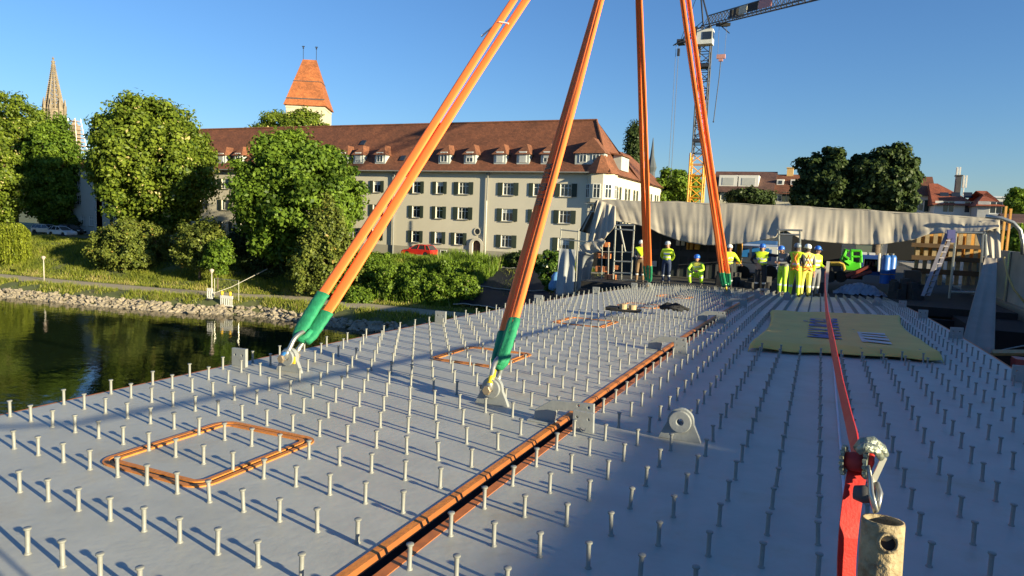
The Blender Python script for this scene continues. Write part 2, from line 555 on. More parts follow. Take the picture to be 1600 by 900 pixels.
# ================================================================== slings and shackles
def shackle(c, d, lab, big=1.0):
    'c: pin centre, d: direction of pull; pin along Y'
    t = thing('shackle', lab, 'shackle', c, 0, 'shackles at the feet of the slings')
    ax = Vector((0, 1, 0)); d = (d - ax*d.dot(ax)*.15).normalized()
    mb = MB()
    pts = []
    hw, L = .078, .30
    pts.append(ax*-hw)
    for k in range(0, 13):
        th = math.radians(180-180*k/12)
        bw = .095
        pts.append(ax*(bw*math.cos(th)) + d*(L-.095+.095*math.sin(th)))
    pts.append(ax*hw)
    pts.insert(1, ax*-hw*1.0+d*.10); pts.insert(-1, ax*hw*1.0+d*.10)
    r = [.036, .024]+[.022]*13+[.024, .036]
    mb.tube(pts, r, 10)
    bow = mb.obj('bow', M_galv, t, smooth=True)
    m2 = MB()
    Mx = Matrix.Rotation(PI/2, 3, 'X')
    m2.lathe([(.023, -.115), (.023, .105)], 14, (0, 0, 0), Mx)
    m2.lathe([(.040, 0), (.042, .004), (.042, .022), (.036, .028)], 6, (0, -.108, 0), Mx)
    m2.lathe([(.036, 0), (.036, .016)], 16, (0, .118, 0), Mx)
    m2.obj('bolt', M_bolt, t)
    return t
HOOK = Vector(_C) + Vector((-.464, 1.736, 1.0))*7.85
tops = []
for (px, py), k in zip(((1006, -297), (1018, -297), (989, -297), (1028, -297)), range(4)):
    d = ray(px, py); tops.append(Vector(_C + d*(HOOK.y-.0)/d[1]))
SL = ['leftmost orange twin-leg sling, its green sleeves looped through the shackle near the left deck edge',
      'second orange twin-leg sling from the left with black lettering, nearest the seam bracket',
      'thin distant orange sling standing almost upright in front of the worker in brown trousers',
      'distant orange sling leaning left, crossing in front of the tower crane mast']
SH = ['galvanised shackle on the lifting lug near the left deck edge',
      'galvanised shackle with a yellow painted leg on the lug beside the seam bracket',
      'small distant shackle at the foot of the almost upright sling',
      'small distant shackle at the foot of the sling that crosses the tower crane']
for i in range(4):
    c = LC[i]; T = tops[i]
    d = (T-c).normalized()
    s = shackle(c, d, SH[i])
    if i in (1, 3):
        m = MB(); m.tube([Vector((0, -.083, 0))+d*.05, Vector((0, -.095, 0))+d*.20], [.030, .026], 10)
        m.obj('painted_leg', M_yelpaint, s, smooth=True)
    if i == 0:
        m = MB(); m.tube([Vector((-.01, -.085, 0)), Vector((-.01, -.088, 0))+d*.06], .036, 8); m.obj('painted_leg', M_bluepaint, s, smooth=True)
        m = MB(); m.box((.075, -.02, -.02), (.03, .03, .07)); m.obj('tag', M_yelpaint, s)
    cam_dir = (Vector(_C)-c).normalized()
    e = d.cross(Vector((0, 1, 0))).normalized()          # across, roughly X
    if e.x < 0: e = -e
    nrm = d.cross(e)
    t = thing('lifting_sling', SL[i], 'sling', c, 0, 'four orange lifting slings')
    L = (T-c).length
    back = (.022, -.030, -.030, .022)[i]          # which leg lies nearer the sun
    hA, hB = ((.067, .058), (.048, .042), (.074, .036), (.072, .044))[i]      # half width at foot and head: the webbing twists
    for s_ in (-1, 1):
        seed = i*2+(s_ > 0)
        def cen(q, s_=s_, seed=seed):
            u = q/L
            sp = (hA*.72)+(hA*.36)*min(1, max(0, (q-.22)/.45))-(hA-hB)*1.05*u
            return d*q+e*s_*sp+e*.010*math.sin(u*9+seed*2)+nrm*(.010*math.sin(u*11+seed)+back*s_)
        n = 20
        def section(vs, q, ra, rb, tw):
            p = cen(q)
            for k_ in range(n):
                th = 2*PI*k_/n; a, b = math.cos(th), math.sin(th)
                crease = (.0, .35, .45, .45)[i]*math.exp(-((a-tw)/.13)**2)           # webbing folded lengthwise
                vs.append(p+e*a*ra+nrm*(b*rb*(1-crease) - .010*a*a))
        mb = MB(); vs = []; N_ = 30
        for k in range(N_+1):
            q = .36+(L-.66)*(k/N_)**1.5
            section(vs, q, hA+(hB-hA)*(q/L)+.002*math.sin(k*.9+seed*3), .030+.006*(i in (1, 2)), -.1+.25*math.sin(k*.22+seed))
        fs = [(k*n+q, k*n+(q+1) % n, (k+1)*n+(q+1) % n, (k+1)*n+q) for k in range(N_) for q in range(n)]
        fs += [tuple(reversed(range(n))), tuple(N_*n+q for q in range(n))]
        mb.add(vs, fs); mb.obj('sling_leg', M_sling, t, smooth=True)
        m = MB(); vs = []; K = 14; SLN = ((.78, .60), (.60, .70), (.8, .9), (.8, .72))[i][s_ > 0]
        for k in range(K+1):
            u = k/K; rr = (hA+.012+.003*math.sin(k*1.9+seed))*min(1, .5+u*3)
            section(vs, .21+(SLN-.21)*u, rr, .043+.003*math.sin(k*2.3), .1)
        fs = [(k*n+q, k*n+(q+1) % n, (k+1)*n+(q+1) % n, (k+1)*n+q) for k in range(K) for q in range(n)]
        fs += [tuple(reversed(range(n))), tuple(K*n+q for q in range(n))]
        m.add(vs, fs); m.obj('sleeve', M_sleeve, t, smooth=True)
    # bight of the sleeve through the bow
    m = MB()
    pts = [e*(-.06)+d*.34, e*(-.048)+d*.26, e*(-.018)+d*.215, e*.018+d*.215, e*.048+d*.26, e*.06+d*.34]
    m.tube([p for p in pts], [.040, .043, .043, .043, .043, .040], 12, ref=nrm, flat=.8)
    m.obj('sleeve_bight', M_sleeve, t, smooth=True)
    if i == 1:
        # black lettering
        for txt, dist in (('12 M', 2.52), ('30 / 60', 2.12)):
            cu = bpy.data.curves.new('lettering', 'FONT'); cu.body = txt; cu.size = .12; cu.offset = .002; cu.extrude = .001
            to = bpy.data.objects.new('tmp', cu); COL.objects.link(to)
            bpy.context.view_layer.update()
            me = bpy.data.meshes.new_from_object(to.evaluated_get(bpy.context.evaluated_depsgraph_get()))
            bpy.data.objects.remove(to)
            me.materials.append(mat('black_ink', (.02, .02, .022), .7))
            lo = link('lettering', me, t)
            z_ = -nrm if nrm.y > 0 else nrm
            x_ = d; y_ = z_.cross(x_)
            lo.matrix_local = Matrix.Translation(d*dist+e*.02+z_*.062) @ Matrix((x_, y_, z_)).transposed().to_4x4()
    if i == 0:
        m = MB(); q = d*5.6
        m.tube([q-e*.16, q-e*.05+nrm*-.07, q+e*.09+nrm*-.05], .012, 6); m.tube([q-e*.16, q-e*.24-d*.25], .012, 6)
        m.obj('binding_cord', mat('white_cord', (.7, .68, .62), .8), t)
m = MB()
m.lathe([(.05, -.1), (.14, -.05), (.16, .1), (.12, .3), (.05, .4)], 14)
h = thing('crane_hook', 'steel crane hook block above the four orange slings', 'crane hook', HOOK)
m.obj('hook_body', M_galv, h, smooth=True)
m = MB()
for s_ in (-.08, .08): m.tube([(s_, 0, .3), (s_, 0, 40)], .02, 6)
m.obj('hoist_rope', M_girder, h)

# ================================================================== banner
def zban(x, y):
    return dz(y, x)+.134+.010*math.sin(y*2.1+x*1.3)*math.sin(x*3.1-y*.8)+.006*math.sin(x*9+y*1.7)*math.sin(y*5)
FLb, FRb, BLb, BRb = Vector((-.80, 9.75)), Vector((1.57, 10.32)), Vector((-.86, 15.1)), Vector((1.60, 16.0))
M_banner = mat('yellow_banner_cloth', (.66, .46, .125), .8, .08, 2.5, bump=.25, bscale=5, dirt=(.54, .40, .14), dscale=2, damt=.35)
mb = MB(); nu, nv = 60, 70; vs = []
for j in range(nv+1):
    v = j/nv
    for i in range(nu+1):
        u = i/nu
        a = FLb.lerp(FRb, u); b = BLb.lerp(BRb, u); p = a.lerp(b, v)
        p.x += (-.17*math.sin(PI*v)*(u-.5)*2 if u > .5 else .12*math.sin(PI*v)*(.5-u)*2)    # pulled-in sides
        p.y += .04*math.sin(u*19)*(1-v)**6
        z = zban(p.x, p.y)
        if j == 0: z -= .085; p.y -= .02
        if j == 1: z -= .05; p.y -= .035
        if i in (0, nu): z -= .06
        vs.append((p.x, p.y, z))
fs = [(j*(nu+1)+i, j*(nu+1)+i+1, (j+1)*(nu+1)+i+1, (j+1)*(nu+1)+i) for j in range(nv) for i in range(nu)]
mb.add(vs, fs)
ban = mb.obj('banner', M_banner, smooth=True)
ban.modifiers.new('s', 'SOLIDIFY').thickness = .004
tag(ban, 'yellow cloth banner with blue lettering spread over the studs of the right deck panel', 'banner')
def ban_decal(me, name, m):
    for v in me.vertices: v.co.z = zban(v.co.x, v.co.y)+.012
    me.materials.clear(); me.materials.append(m)
    return link(name, me, ban)
M_blue_ink = mat('blue_print', (.09, .11, .27), .7)
M_white_ink = mat('white_print', (.52, .52, .47), .7)
cu = bpy.data.curves.new('t', 'FONT'); cu.body = 'MAX BÖGL'; cu.size = .62; cu.offset = .012; cu.space_character = 1.05
to = bpy.data.objects.new('tmp', cu); COL.objects.link(to); bpy.context.view_layer.update()
me = bpy.data.meshes.new_from_object(to.evaluated_get(bpy.context.evaluated_depsgraph_get())); bpy.data.objects.remove(to)
xs_ = [v.co.x for v in me.vertices]; x0_, x1_ = min(xs_), max(xs_)
for v in me.vertices:
    u = (v.co.x-x0_)/(x1_-x0_); cap = v.co.y/.45
    v.co = Vector((.36-.46*cap, 10.75+3.3*u, 0))
ban_decal(me, 'lettering', M_blue_ink)
mb = MB()
for k in range(4):
    mb.add([(.66, 10.75+k*.36, 0), (1.0, 10.75+k*.36, 0), (1.0, 10.98+k*.36, 0), (.66, 10.98+k*.36, 0)], [(0, 1, 2, 3)])
mb.add([(.62, 10.7, 0), (.68, 10.7, 0), (.68, 12.1, 0), (.62, 12.1, 0)], [(0, 1, 2, 3)])
ban_decal(mb.mesh('m', M_white_ink), 'white_emblem', M_white_ink)

# ================================================================== foreground post, ratchet, straps
M_pipe = mat('flaking_cream_pipe', (.31, .235, .13), .7, .4, 30, bump=.5, bscale=60, dirt=(.15, .075, .035), dscale=26, damt=1)
M_pipe_in = mat('pipe_inside_rust', (.10, .07, .05), .9, .3, 30)
M_strap = mat('red_webbing', (.50, .012, .008), .6, .12, 30, bump=.08, bscale=300)
M_strapd = mat('dark_red_webbing', (.32, .02, .02), .7, .2, 60)
M_ratchet = mat('corroded_zinc', (.26, .29, .24), .45, .35, 70, metal=.55, bump=.4, bscale=120, dirt=(.40, .27, .10), dscale=70, damt=.9)
pt = atD(1380, 812, .86)
pb = atD(1368, 990, .86); ax = (pt-pb).normalized()
foot = pt - ax*(pt.z/ax.z)
pipe = thing('post', 'rusty cream-painted steel pipe post with a bolt hole, standing in the foreground', 'post', foot)
mb = MB()
Lp = (pt-foot).length
M3 = ax.to_track_quat('Z', 'Y').to_matrix()
R0 = .0245
prof = [(R0*1.9, 0), (R0*1.9, .01), (R0, .01)]+[(R0*(1+.012*math.sin(k)), .02+(Lp-.02)*k/20) for k in range(20)]+[(R0*1.0, Lp-.004), (R0*.97, Lp), (R0*.86, Lp), (R0*.84, Lp-.005), (R0*.83, Lp-.25)]
mb.lathe(prof, 28, M=M3)
mb.obj('pipe', M_pipe, pipe, smooth=True)
mb = MB(); mb.lathe([(R0*.828, Lp-.26), (R0*.828, Lp-.12)], 20, M=M3); mb.obj('pipe_lining', M_pipe_in, pipe, smooth=True)
hc = atD(1388, 849, .833)-foot
q = (Vector(_C)-(hc+foot)).normalized(); q = (q+Vector((.12, 0, .05))).normalized()
Mq = q.to_track_quat('Z', 'Y').to_matrix()
mb = MB(); mb.lathe([(.0125, -.012), (.0125, .0012), (.0115, .003), (.0088, .003), (.0080, -.004)], 18, hc, Mq, cap=False)
mb.obj('bolt_collar', M_pipe, pipe, smooth=True)
mb = MB(); mb.lathe([(.0084, -.003), (.0084, -.0028)], 18, hc, Mq); mb.obj('bolt_hole', M_black, pipe)

rc = atD(1356, 735, .92)
rat = thing('ratchet', 'corroded metal strap ratchet clamped above the open end of the foreground pipe', 'ratchet', rc)
def L_(x, y, D): return atD(x, y, D)-rc
mb = MB()
# handle: folded U-shaped grip at the top, crumpled plates
mb.tube([L_(1338, 702, .93), L_(1348, 692, .92), L_(1365, 690, .92), L_(1380, 702, .92), L_(1385, 712, .92)], [.006, .0085, .0085, .008, .006], 8, flat=.6)
mb.tube([L_(1340, 706, .90), L_(1352, 698, .895), L_(1368, 702, .895), L_(1378, 716, .90)], [.005, .007, .007, .005], 8, flat=.7)
mb.obj('handle', M_ratchet, rat, smooth=True)
mb = MB()
for D in (.905, .945):
    a = [L_(1378, 712, D), L_(1386, 716, D), L_(1367, 757, D), L_(1359, 752, D)]
    nn = Vector((0, .0025, 0)); vs = [p-nn for p in a]+[p+nn for p in a]
    mb.add(vs, [(0, 1, 2, 3), (7, 6, 5, 4), (0, 4, 5, 1), (1, 5, 6, 2), (2, 6, 7, 3), (3, 7, 4, 0)])
mb.obj('side_plate', M_galv, rat)
mb = MB()
gc = L_(1339, 722, .925); gx = Vector((_R[0], _R[1], _R[2]))
Mg = Vector((_R[0]*.8+.0, _R[1]*.8-.5, _R[2])).normalized().to_track_quat('Z', 'Y').to_matrix()
for zz in (-.016, .012):
    for k in range(14):
        a = 2*PI*k/14
        mb.box(gc+Mg @ Vector((.018*math.cos(a), .018*math.sin(a), zz)), (.004, .004, .005), M=Mg)
    mb.lathe([(.0165, zz-.002), (.0165, zz+.002)], 18, gc, Mg)
mb.obj('gear', M_ratchet, rat)
mb = MB(); mb.lathe([(.011, -.014), (.013, -.005), (.0125, .010)], 16, gc, Mg); mb.tube([L_(1352, 715, .92), L_(1356, 730, .925), L_(1350, 748, .93)], [.006, .007, .005], 8, flat=.5)
mb.obj('drum_webbing', M_strapd, rat, smooth=True)
mb = MB(); mb.tube([L_(1362, 700, .92), L_(1360, 722, .915), L_(1354, 738, .915)], [.0035, .005, .004], 8, flat=.4)
mb.obj('webbing_end', M_strap, rat, smooth=True)
mb = MB(); mb.tube([L_(1356, 728, .90), L_(1360, 752, .89), L_(1361, 772, .875), L_(1369, 800, .862)], [.004, .0055, .006, .0055], 8, flat=.55)
mb.tube([L_(1368, 756, .90), L_(1372, 775, .89), L_(1371, 795, .875)], [.008, .011, .006], 8, flat=.5)
mb.obj('hook', M_galv, rat, smooth=True)
mb = MB(); mb.lathe([(.009, -.012), (.012, 0), (.009, .012)], 12, L_(1350, 772, .90), Mg); mb.obj('pawl', M_girder, rat, smooth=True)

def ribbon(name, pts, wdir, wid, th, m, lab, cat):
    mb = MB(); vs = []
    for k, p in enumerate(pts):
        t = (pts[min(k+1, len(pts)-1)]-pts[max(0, k-1)]).normalized()
        wd = wdir[k]-t*wdir[k].dot(t); wd.normalize(); nn = t.cross(wd)
        w_ = wid[k] if hasattr(wid, '__len__') else wid
        for a, b in ((-1, -1), (1, -1), (1, 1), (-1, 1)): vs.append(p+wd*a*w_/2+nn*b*th/2)
    n = len(pts)
    fs = [(k*4+q, k*4+(q+1) % 4, (k+1)*4+(q+1) % 4, (k+1)*4+q) for k in range(n-1) for q in range(4)]+[(0, 3, 2, 1), (4*n-4, 4*n-3, 4*n-2, 4*n-1)]
    mb.add(vs, fs); o = mb.obj(name, m); tag(o, lab, cat); return o
a0 = atD(1340, 722, .935)
pts = [a0]
for Y in np.concatenate([[1.15, 1.35, 1.6], np.linspace(2, 22.6, 37)]):
    z = float(np.interp(Y, [1.1, 1.9, 5.2, 9.3, 16.7, 22.6], [1.30, 1.12, .95, .79, .56, .44])); X = .12
    for _ in range(4):
        py_ = prj((X, Y, z))[1]
        X = at(float(np.interp(py_, [408, 455, 490, 548, 615, 670, 700], [1289, 1289, 1292, 1303, 1316, 1330, 1338])), py_, Y).x
    pts.append(Vector((X, Y, z)))
rv = Vector(_R)
ribbon('tie_down_strap', pts, [(rv*(.45)+Vector((0, 0, 1.0))) for k in range(41)], [.018+.030*min(1, k/8) for k in range(41)], .0025, M_strap,
       'long taut red strap running from the foreground ratchet down to the far wooden stake', 'strap')
hp = [(1340, 735, .93), (1337, 750, .925), (1332, 780, .92), (1328, 810, .915), (1325, 840, .91), (1323, 870, .91), (1322, 910, .91), (1322, 960, .91), (1323, 1100, .92)]
pts = [atD(*p) for p in hp]; pts.append(Vector((pts[-1].x, pts[-1].y+.05, .02)))
ribbon('strap_tail', pts, [rv+Vector((0, -.25+.05*k, 0)) for k in range(len(pts))], .0245, .0022, M_strap,
       'loose bright red end of webbing hanging down beside the foreground pipe', 'strap')
# far stake
sb = at(1289, 470, 22.6); zs = dz(22.6, sb.x)
M_wood = mat('pale_timber', (.42, .31, .17), .8, .2, 8, bump=.3, bscale=30)
mb = MB(); topz = at(1289, 408, 22.6).z
mb.bb(sb.x-.045, sb.x+.045, 22.58, 22.65, zs, topz); o = mb.obj('stake', mat('pale_stake_wood', (.55, .50, .38), .8, .15, 8)); tag(o, 'pale wooden stake at the far end of the red strap', 'stake')
# small things lying among the studs
pj = ondeck(975, 487, .12)
t = thing('timber_offcut', 'two short pale round timbers beside a black pad on the distant studs', 'timber', (pj.x, pj.y, dz(pj.y)+.13))
mb = MB(); mb.lathe([(.07, 0), (.07, .13)], 12, (-.02, 0, 0)); mb.lathe([(.07, 0), (.075, .12)], 12, (.14, .05, 0)); mb.obj('block', M_wood, t, smooth=False)
mb = MB(); mb.box((-.22, .05, .03), (.22, .3, .06)); mb.box((.03, .02, .02), (.5, .35, .035)); mb.obj('pad', M_black, t)
pj = ondeck(1052, 485, .12)
mb = MB()
for k in range(7):
    a = rand(0, 6)
    mb.tube([(rand(-.25, .25), rand(-.2, .2), .02), (rand(-.15, .15), rand(-.15, .15), rand(.06, .12)), (rand(-.3, .3), rand(-.2, .2), .02)], .03, 6)
o = mb.obj('cable_heap', M_black, loc=(pj.x, pj.y, dz(pj.y)+.125), smooth=True); tag(o, 'small heap of black cable lying on the distant studs near the seam', 'cable')
# ================================================================== terrain, river, street
SHX = [-3000, -400, -130, -78, -65, -54, -49, -40, -36, -20, 20, 300, 3000]
SHY = [10, 20, 40, 43.6, 45, 47, 49.4, 48.9, 48.9, 50, 52, 60, 80]
def shore(x): return float(np.interp(x, SHX, SHY))
PS = [-400, -60, -6, -2, -.4, .4, 1.6, 2.6, 3.4, 7.2, 8.0, 12, 17, 20.5, 24, 60, 200, 800, 5000]
PZ = [-10.5, -10.5, -10.5, -9.6, -8.7, -8.35, -7.65, -7.3, -7.2, -7.15, -7.0, -5.7, -3.9, -3.25, -3.2, -3.2, -3.0, -2.5, -2.0]
def gz(x, y): return float(np.interp(y-shore(x), PS, PZ))
def ngz(x, y):
    s = y-np.interp(x, SHX, SHY)
    return np.interp(s, PS, PZ)
M_ground = mat('soil_and_short_grass', (.085, .10, .028), .95, .35, .6, bump=.6, bscale=3, dirt=(.16, .12, .06), dscale=.35, damt=.6)
M_path = mat('gravel_path', (.34, .28, .20), .95, .15, 2, bump=.3, bscale=20, dirt=(.22, .2, .12), dscale=1, damt=.5)
M_asph = mat('asphalt', (.06, .06, .06), .9, .15, 2, bump=.2, bscale=30)
xs = sorted(set([-3000, -1500, -800, -400, -250, 200, 400, 1000, 3000]+list(range(-180, 120, 3))))
ss = [-400, -150, -60, -20, -6, -2, -.4, .4, 1.0, 1.6, 2.1, 2.6, 3.4, 5.3, 7.2, 8, 9, 10, 11, 12, 13.5, 15, 17, 19, 20.5, 24, 40, 60, 120, 200, 400, 800, 2000, 5000]
rng = np.random.default_rng(2)
mb = MB(); vs = []
for x in xs:
    for s in ss:
        y = shore(x)+s
        z = float(np.interp(s, PS, PZ))
        if 8 < s < 20 and abs(x) < 180: z += .18*math.sin(x*.7+s)+.1*math.sin(x*1.9-s*1.3)+rng.normal()*.06
        vs.append((x, y, z))
n = len(ss)
mb.add(vs, [(i*n+j, (i+1)*n+j, (i+1)*n+j+1, i*n+j+1) for i in range(len(xs)-1) for j in range(n-1)])
o = mb.obj('ground', M_ground, smooth=True); o['kind'] = 'structure'
def sband(name, m, s0, s1, off, xa=-180, xb=120, kind='structure'):
    mb = MB(); vs = []; X = [x for x in xs if xa <= x <= xb]
    for x in X:
        for s in (s0, (s0+s1)/2, s1): vs.append((x, shore(x)+s, float(np.interp(s, PS, PZ))+off))
    mb.add(vs, [(i*3+j, (i+1)*3+j, (i+1)*3+j+1, i*3+j+1) for i in range(len(X)-1) for j in range(2)])
    o = mb.obj(name, m); o['kind'] = kind; return o
sband('path', M_path, 3.5, 6.9, .03)
sband('street', M_asph, 20.9, 23.8, .03, -180, -14)
# water
m = bpy.data.materials.new('river_water'); m.use_nodes = True
N = m.node_tree.nodes; L = m.node_tree.links; b = N['Principled BSDF']
b.inputs['Base Color'].default_value = (.010, .016, .007, 1); b.inputs['Roughness'].default_value = .015
b.inputs['IOR'].default_value = 1.33; b.inputs['Specular IOR Level'].default_value = .5
tc = N.new('ShaderNodeTexCoord')
mp = N.new('ShaderNodeMapping'); mp.inputs['Scale'].default_value = (1.0, 1.6, 1)
n1 = N.new('ShaderNodeTexNoise'); n1.inputs['Scale'].default_value = 1.1; n1.inputs['Detail'].default_value = 4
n2 = N.new('ShaderNodeTexNoise'); n2.inputs['Scale'].default_value = .18; n2.inputs['Detail'].default_value = 2
ad = N.new('ShaderNodeMath'); ad.operation = 'MULTIPLY_ADD'; ad.inputs[1].default_value = 2.0
bp = N.new('ShaderNodeBump'); bp.inputs['Strength'].default_value = .10; bp.inputs['Distance'].default_value = .12
L.new(tc.outputs['Object'], mp.inputs[0]); L.new(mp.outputs[0], n1.inputs['Vector']); L.new(mp.outputs[0], n2.inputs['Vector'])
L.new(n2.outputs['Fac'], ad.inputs[0]); L.new(n1.outputs['Fac'], ad.inputs[2])
L.new(ad.outputs[0], bp.inputs['Height']); L.new(bp.outputs[0], b.inputs['Normal'])
mb = MB(); mb.add([(-3000, -380, -8.4), (3000, -380, -8.4), (3000, 90, -8.4), (-3000, 90, -8.4)], [(0, 1, 2, 3)])
o = mb.obj('water', m); o['kind'] = 'structure'

# riprap
M_rock = mat('riprap_stone', (.26, .215, .16), .9, .25, .8, bump=.5, bscale=6, dirt=(.20, .18, .11), dscale=1.2, damt=.6)
rng = np.random.default_rng(5)
bm = bmesh.new(); bmesh.ops.create_icosphere(bm, subdivisions=1, radius=1)
iv = np.array([v.co[:] for v in bm.verts]); ifc = np.array([[v.index for v in f.verts] for f in bm.faces]); bm.free()
VV = []
nr = 2600
X = rng.uniform(-105, -18, nr); S = rng.uniform(-.3, 1.25, nr)
Y = np.interp(X, SHX, SHY)+S+rng.normal(0, .12, nr)
Z = np.interp(S, PS, PZ)+.05
for i in range(nr):
    sc = rng.uniform(.12, .34)*np.array([rng.uniform(.8, 1.5), rng.uniform(.7, 1.1), rng.uniform(.55, .9)])
    v = iv*(1+rng.normal(0, .16, (len(iv), 1)))*sc
    a = rng.uniform(0, 6.28); ca, sa = math.cos(a), math.sin(a)
    tl = rng.normal(0, .35)
    v = np.stack([v[:, 0]*ca-v[:, 1]*sa, v[:, 0]*sa+v[:, 1]*ca, v[:, 2]+v[:, 0]*tl], 1)+[X[i], Y[i], Z[i]]
    VV.append(v[ifc])
me = quads_mesh('riprap', np.concatenate(VV), M_rock, None, 3)
o = link('riprap', me); o['kind'] = 'stuff'; tag(o, 'pale riprap stones along the water line of the far bank', 'stones')

# grass
LM_grass = leafmat('grass_blades', (.08, .12, .014), (.32, .34, .05), (.45, .38, .14), .12, .42)
def blades(rng, X, Y, Z, h, wd, lean=.35):
    n = len(X); a = rng.uniform(0, 6.28, n)
    hh = h*rng.uniform(.5, 1.3, n)
    dx, dy = np.cos(a)*wd, np.sin(a)*wd
    lx, ly = rng.normal(0, lean, n)*hh, rng.normal(0, lean, n)*hh
    p0 = np.stack([X-dx, Y-dy, Z-.03], 1); p1 = np.stack([X+dx, Y+dy, Z-.03], 1); p2 = np.stack([X+lx, Y+ly, Z+hh], 1)
    return np.stack([p0, p1, p2], 1)
rng = np.random.default_rng(8)
n = 90000
X = rng.uniform(-112, -18, n); S = 7.3+rng.uniform(0, 1, n)**1.2*13.2
cl = np.sin(X*.9+S*1.1)*np.sin(X*.37-S*.6)
Y = np.interp(X, SHX, SHY)+S; Z = np.interp(S, PS, PZ)
q = blades(rng, X, Y, Z, np.where(S < 8.3, .22, .38+.14*cl), .045)
tone = np.clip(.45+.22*cl+rng.normal(0, .17, n)+np.where(S < 8.6, .3, 0), 0, 1)
n2 = 22000
X2 = rng.uniform(-112, -18, n2); S2 = rng.uniform(1.3, 3.6, n2); keep = (np.sin(X2*.5)+np.sin(X2*1.7+2)+rng.normal(0, .5, n2)+S2*.9) > 1.9
X2, S2 = X2[keep], S2[keep]
q2 = blades(rng, X2, np.interp(X2, SHX, SHY)+S2, np.interp(S2, PS, PZ), .30+.2*np.sin(X2*.8)**2, .04)
t2 = np.clip(rng.normal(.6, .22, len(X2)), 0, 1)
o = link('grass', quads_mesh('grass', np.concatenate([q, q2]), LM_grass, np.concatenate([tone, t2]), 3)); o['kind'] = 'stuff'
tag(o, 'long green and straw coloured grass on the river bank', 'grass')
# tall reeds and herbs on the right part of the bank
LM_reed = leafmat('bank_herb_leaves', (.05, .10, .012), (.25, .36, .04), (.42, .40, .16), .07, .42)
n = 42000
X = rng.uniform(-47, -24, n); S = rng.uniform(8.2, 20.5, n)
keep = rng.uniform(0, 1, n) < np.clip((X+50)/8, 0, 1)*np.where((X > -31) & (S < 17.5), 0.0, 1)
X, S = X[keep], S[keep]; cl = np.sin(X*1.3+S*.8)*np.cos(X*.5-S*1.1)
q = blades(rng, X, np.interp(X, SHX, SHY)+S, np.interp(S, PS, PZ), np.where(S > 15, np.where(X < -39.5, .55, 1.1), .85)*(1+.35*cl), .07, .22)
o = link('bank_herbs', quads_mesh('bank_herbs', q, LM_reed, np.clip(.42+.22*cl+rng.normal(0, .2, len(X)), 0, 1), 3)); o['kind'] = 'stuff'
tag(o, 'tall reeds and herbs growing thickly on the bank below the apartment house', 'reeds')

# ================================================================== trees and shrubs
LM_chest = leafmat('chestnut_leaves', (.045, .085, .012), (.24, .30, .032), (.62, .52, .22), .06, .38)
LM_green = leafmat('fresh_green_leaves', (.045, .095, .012), (.22, .32, .035), None, 0, .40)
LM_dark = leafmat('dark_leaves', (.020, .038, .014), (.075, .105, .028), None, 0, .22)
LM_yew = leafmat('yew_needles', (.045, .070, .014), (.20, .225, .04), (.28, .20, .05), .04, .2)
LM_willow = leafmat('willow_leaves', (.12, .16, .015), (.36, .40, .045), None, 0, .42)
LM_flower = leafmat('elder_leaves', (.03, .07, .012), (.13, .21, .03), (.72, .70, .50), .12, .3)
def ptree(name, label, px, py, rx, ry, Y, per, lm, seed, shape='round', size=.34, ncl=120, ratio=1., cr=.2, group=None, cat='tree', ty=None, tr=.35, stems=1, basey=None):
    c = at(px, py, Y)
    k = FOC/((Vector(c)-Vector(_C)).dot(Vector(_f)))
    RX, RZ = rx/k*1.07, ry/k*1.05
    ncl = int(ncl*2.6); per = int(per*.80); cr *= .62; size *= .71
    bz = gz(c.x, Y) if basey is None else basey
    base = (c.x, Y, bz)
    return tree(name, label, cat, base, c, (RX, RX*ratio, RZ), ncl, per, size, lm, seed, shape, cr, group, tr, stems)
ptree('chestnut_tree', 'large round chestnut tree dotted with pale blossom, left of the gate tower', 237, 258, 98, 98, 62, 230, LM_chest, 11, 'round', .40, 210, .85, .17, tr=.45)
ptree('chestnut_tree', 'bright green chestnut tree in front of the apartment house, right of the larger round one', 461, 308, 94, 88, 61, 220, LM_green, 12, 'round', .40, 190, .9, .18, tr=.4)
ptree('yew_tree', 'dark shaggy yew rising beside the leftmost orange sling', 510, 392, 56, 84, 58, 150, LM_yew, 13, 'cone', .26, 170, .9, .15, tr=.25, stems=3)
ptree('yew_bush', 'broad feathery yew bush on the grass slope above the path', 203, 392, 60, 46, 56, 150, LM_yew, 14, 'dome', .26, 120, .8, .17, cat='bush', tr=.12, stems=4)
ptree('small_tree', 'small leaning tree with a pale trunk behind the white barriers', 312, 382, 40, 36, 55.5, 130, LM_yew, 15, 'round', .26, 60, .8, .26, tr=.16)
ptree('small_tree', 'low bright shrub hanging over the white barriers', 340, 402, 22, 26, 54.0, 120, LM_green, 16, 'round', .24, 34, .8, .3, cat='bush', tr=.08)
ptree('willow', 'yellow-green weeping willow at the left edge of the photo', 8, 385, 42, 48, 53, 10, LM_willow, 17, 'dome', .2, 10, .8, .3, tr=.2)
ptree('leafy_tree', 'large tree in front of the cathedral spire, tallest at the left edge', 22, 246, 74, 92, 72, 210, LM_chest, 18, 'round', .42, 170, .9, .17, tr=.45)
ptree('leafy_tree', 'tree with a dark shaded underside just right of the cathedral spire', 84, 270, 36, 80, 70, 170, LM_green, 19, 'round', .40, 120, .9, .2, tr=.4)
ptree('leafy_tree', 'light green tree above the weeping willow at the left edge', -12, 290, 42, 70, 60, 200, LM_chest, 20, 'round', .36, 90, .9, .2, tr=.35)
ptree('leafy_tree', 'tree top showing above the long roof in front of the orange gate tower', 458, 209, 56, 36, 100, 200, LM_chest, 21, 'round', .40, 70, 1, .2, tr=.35)
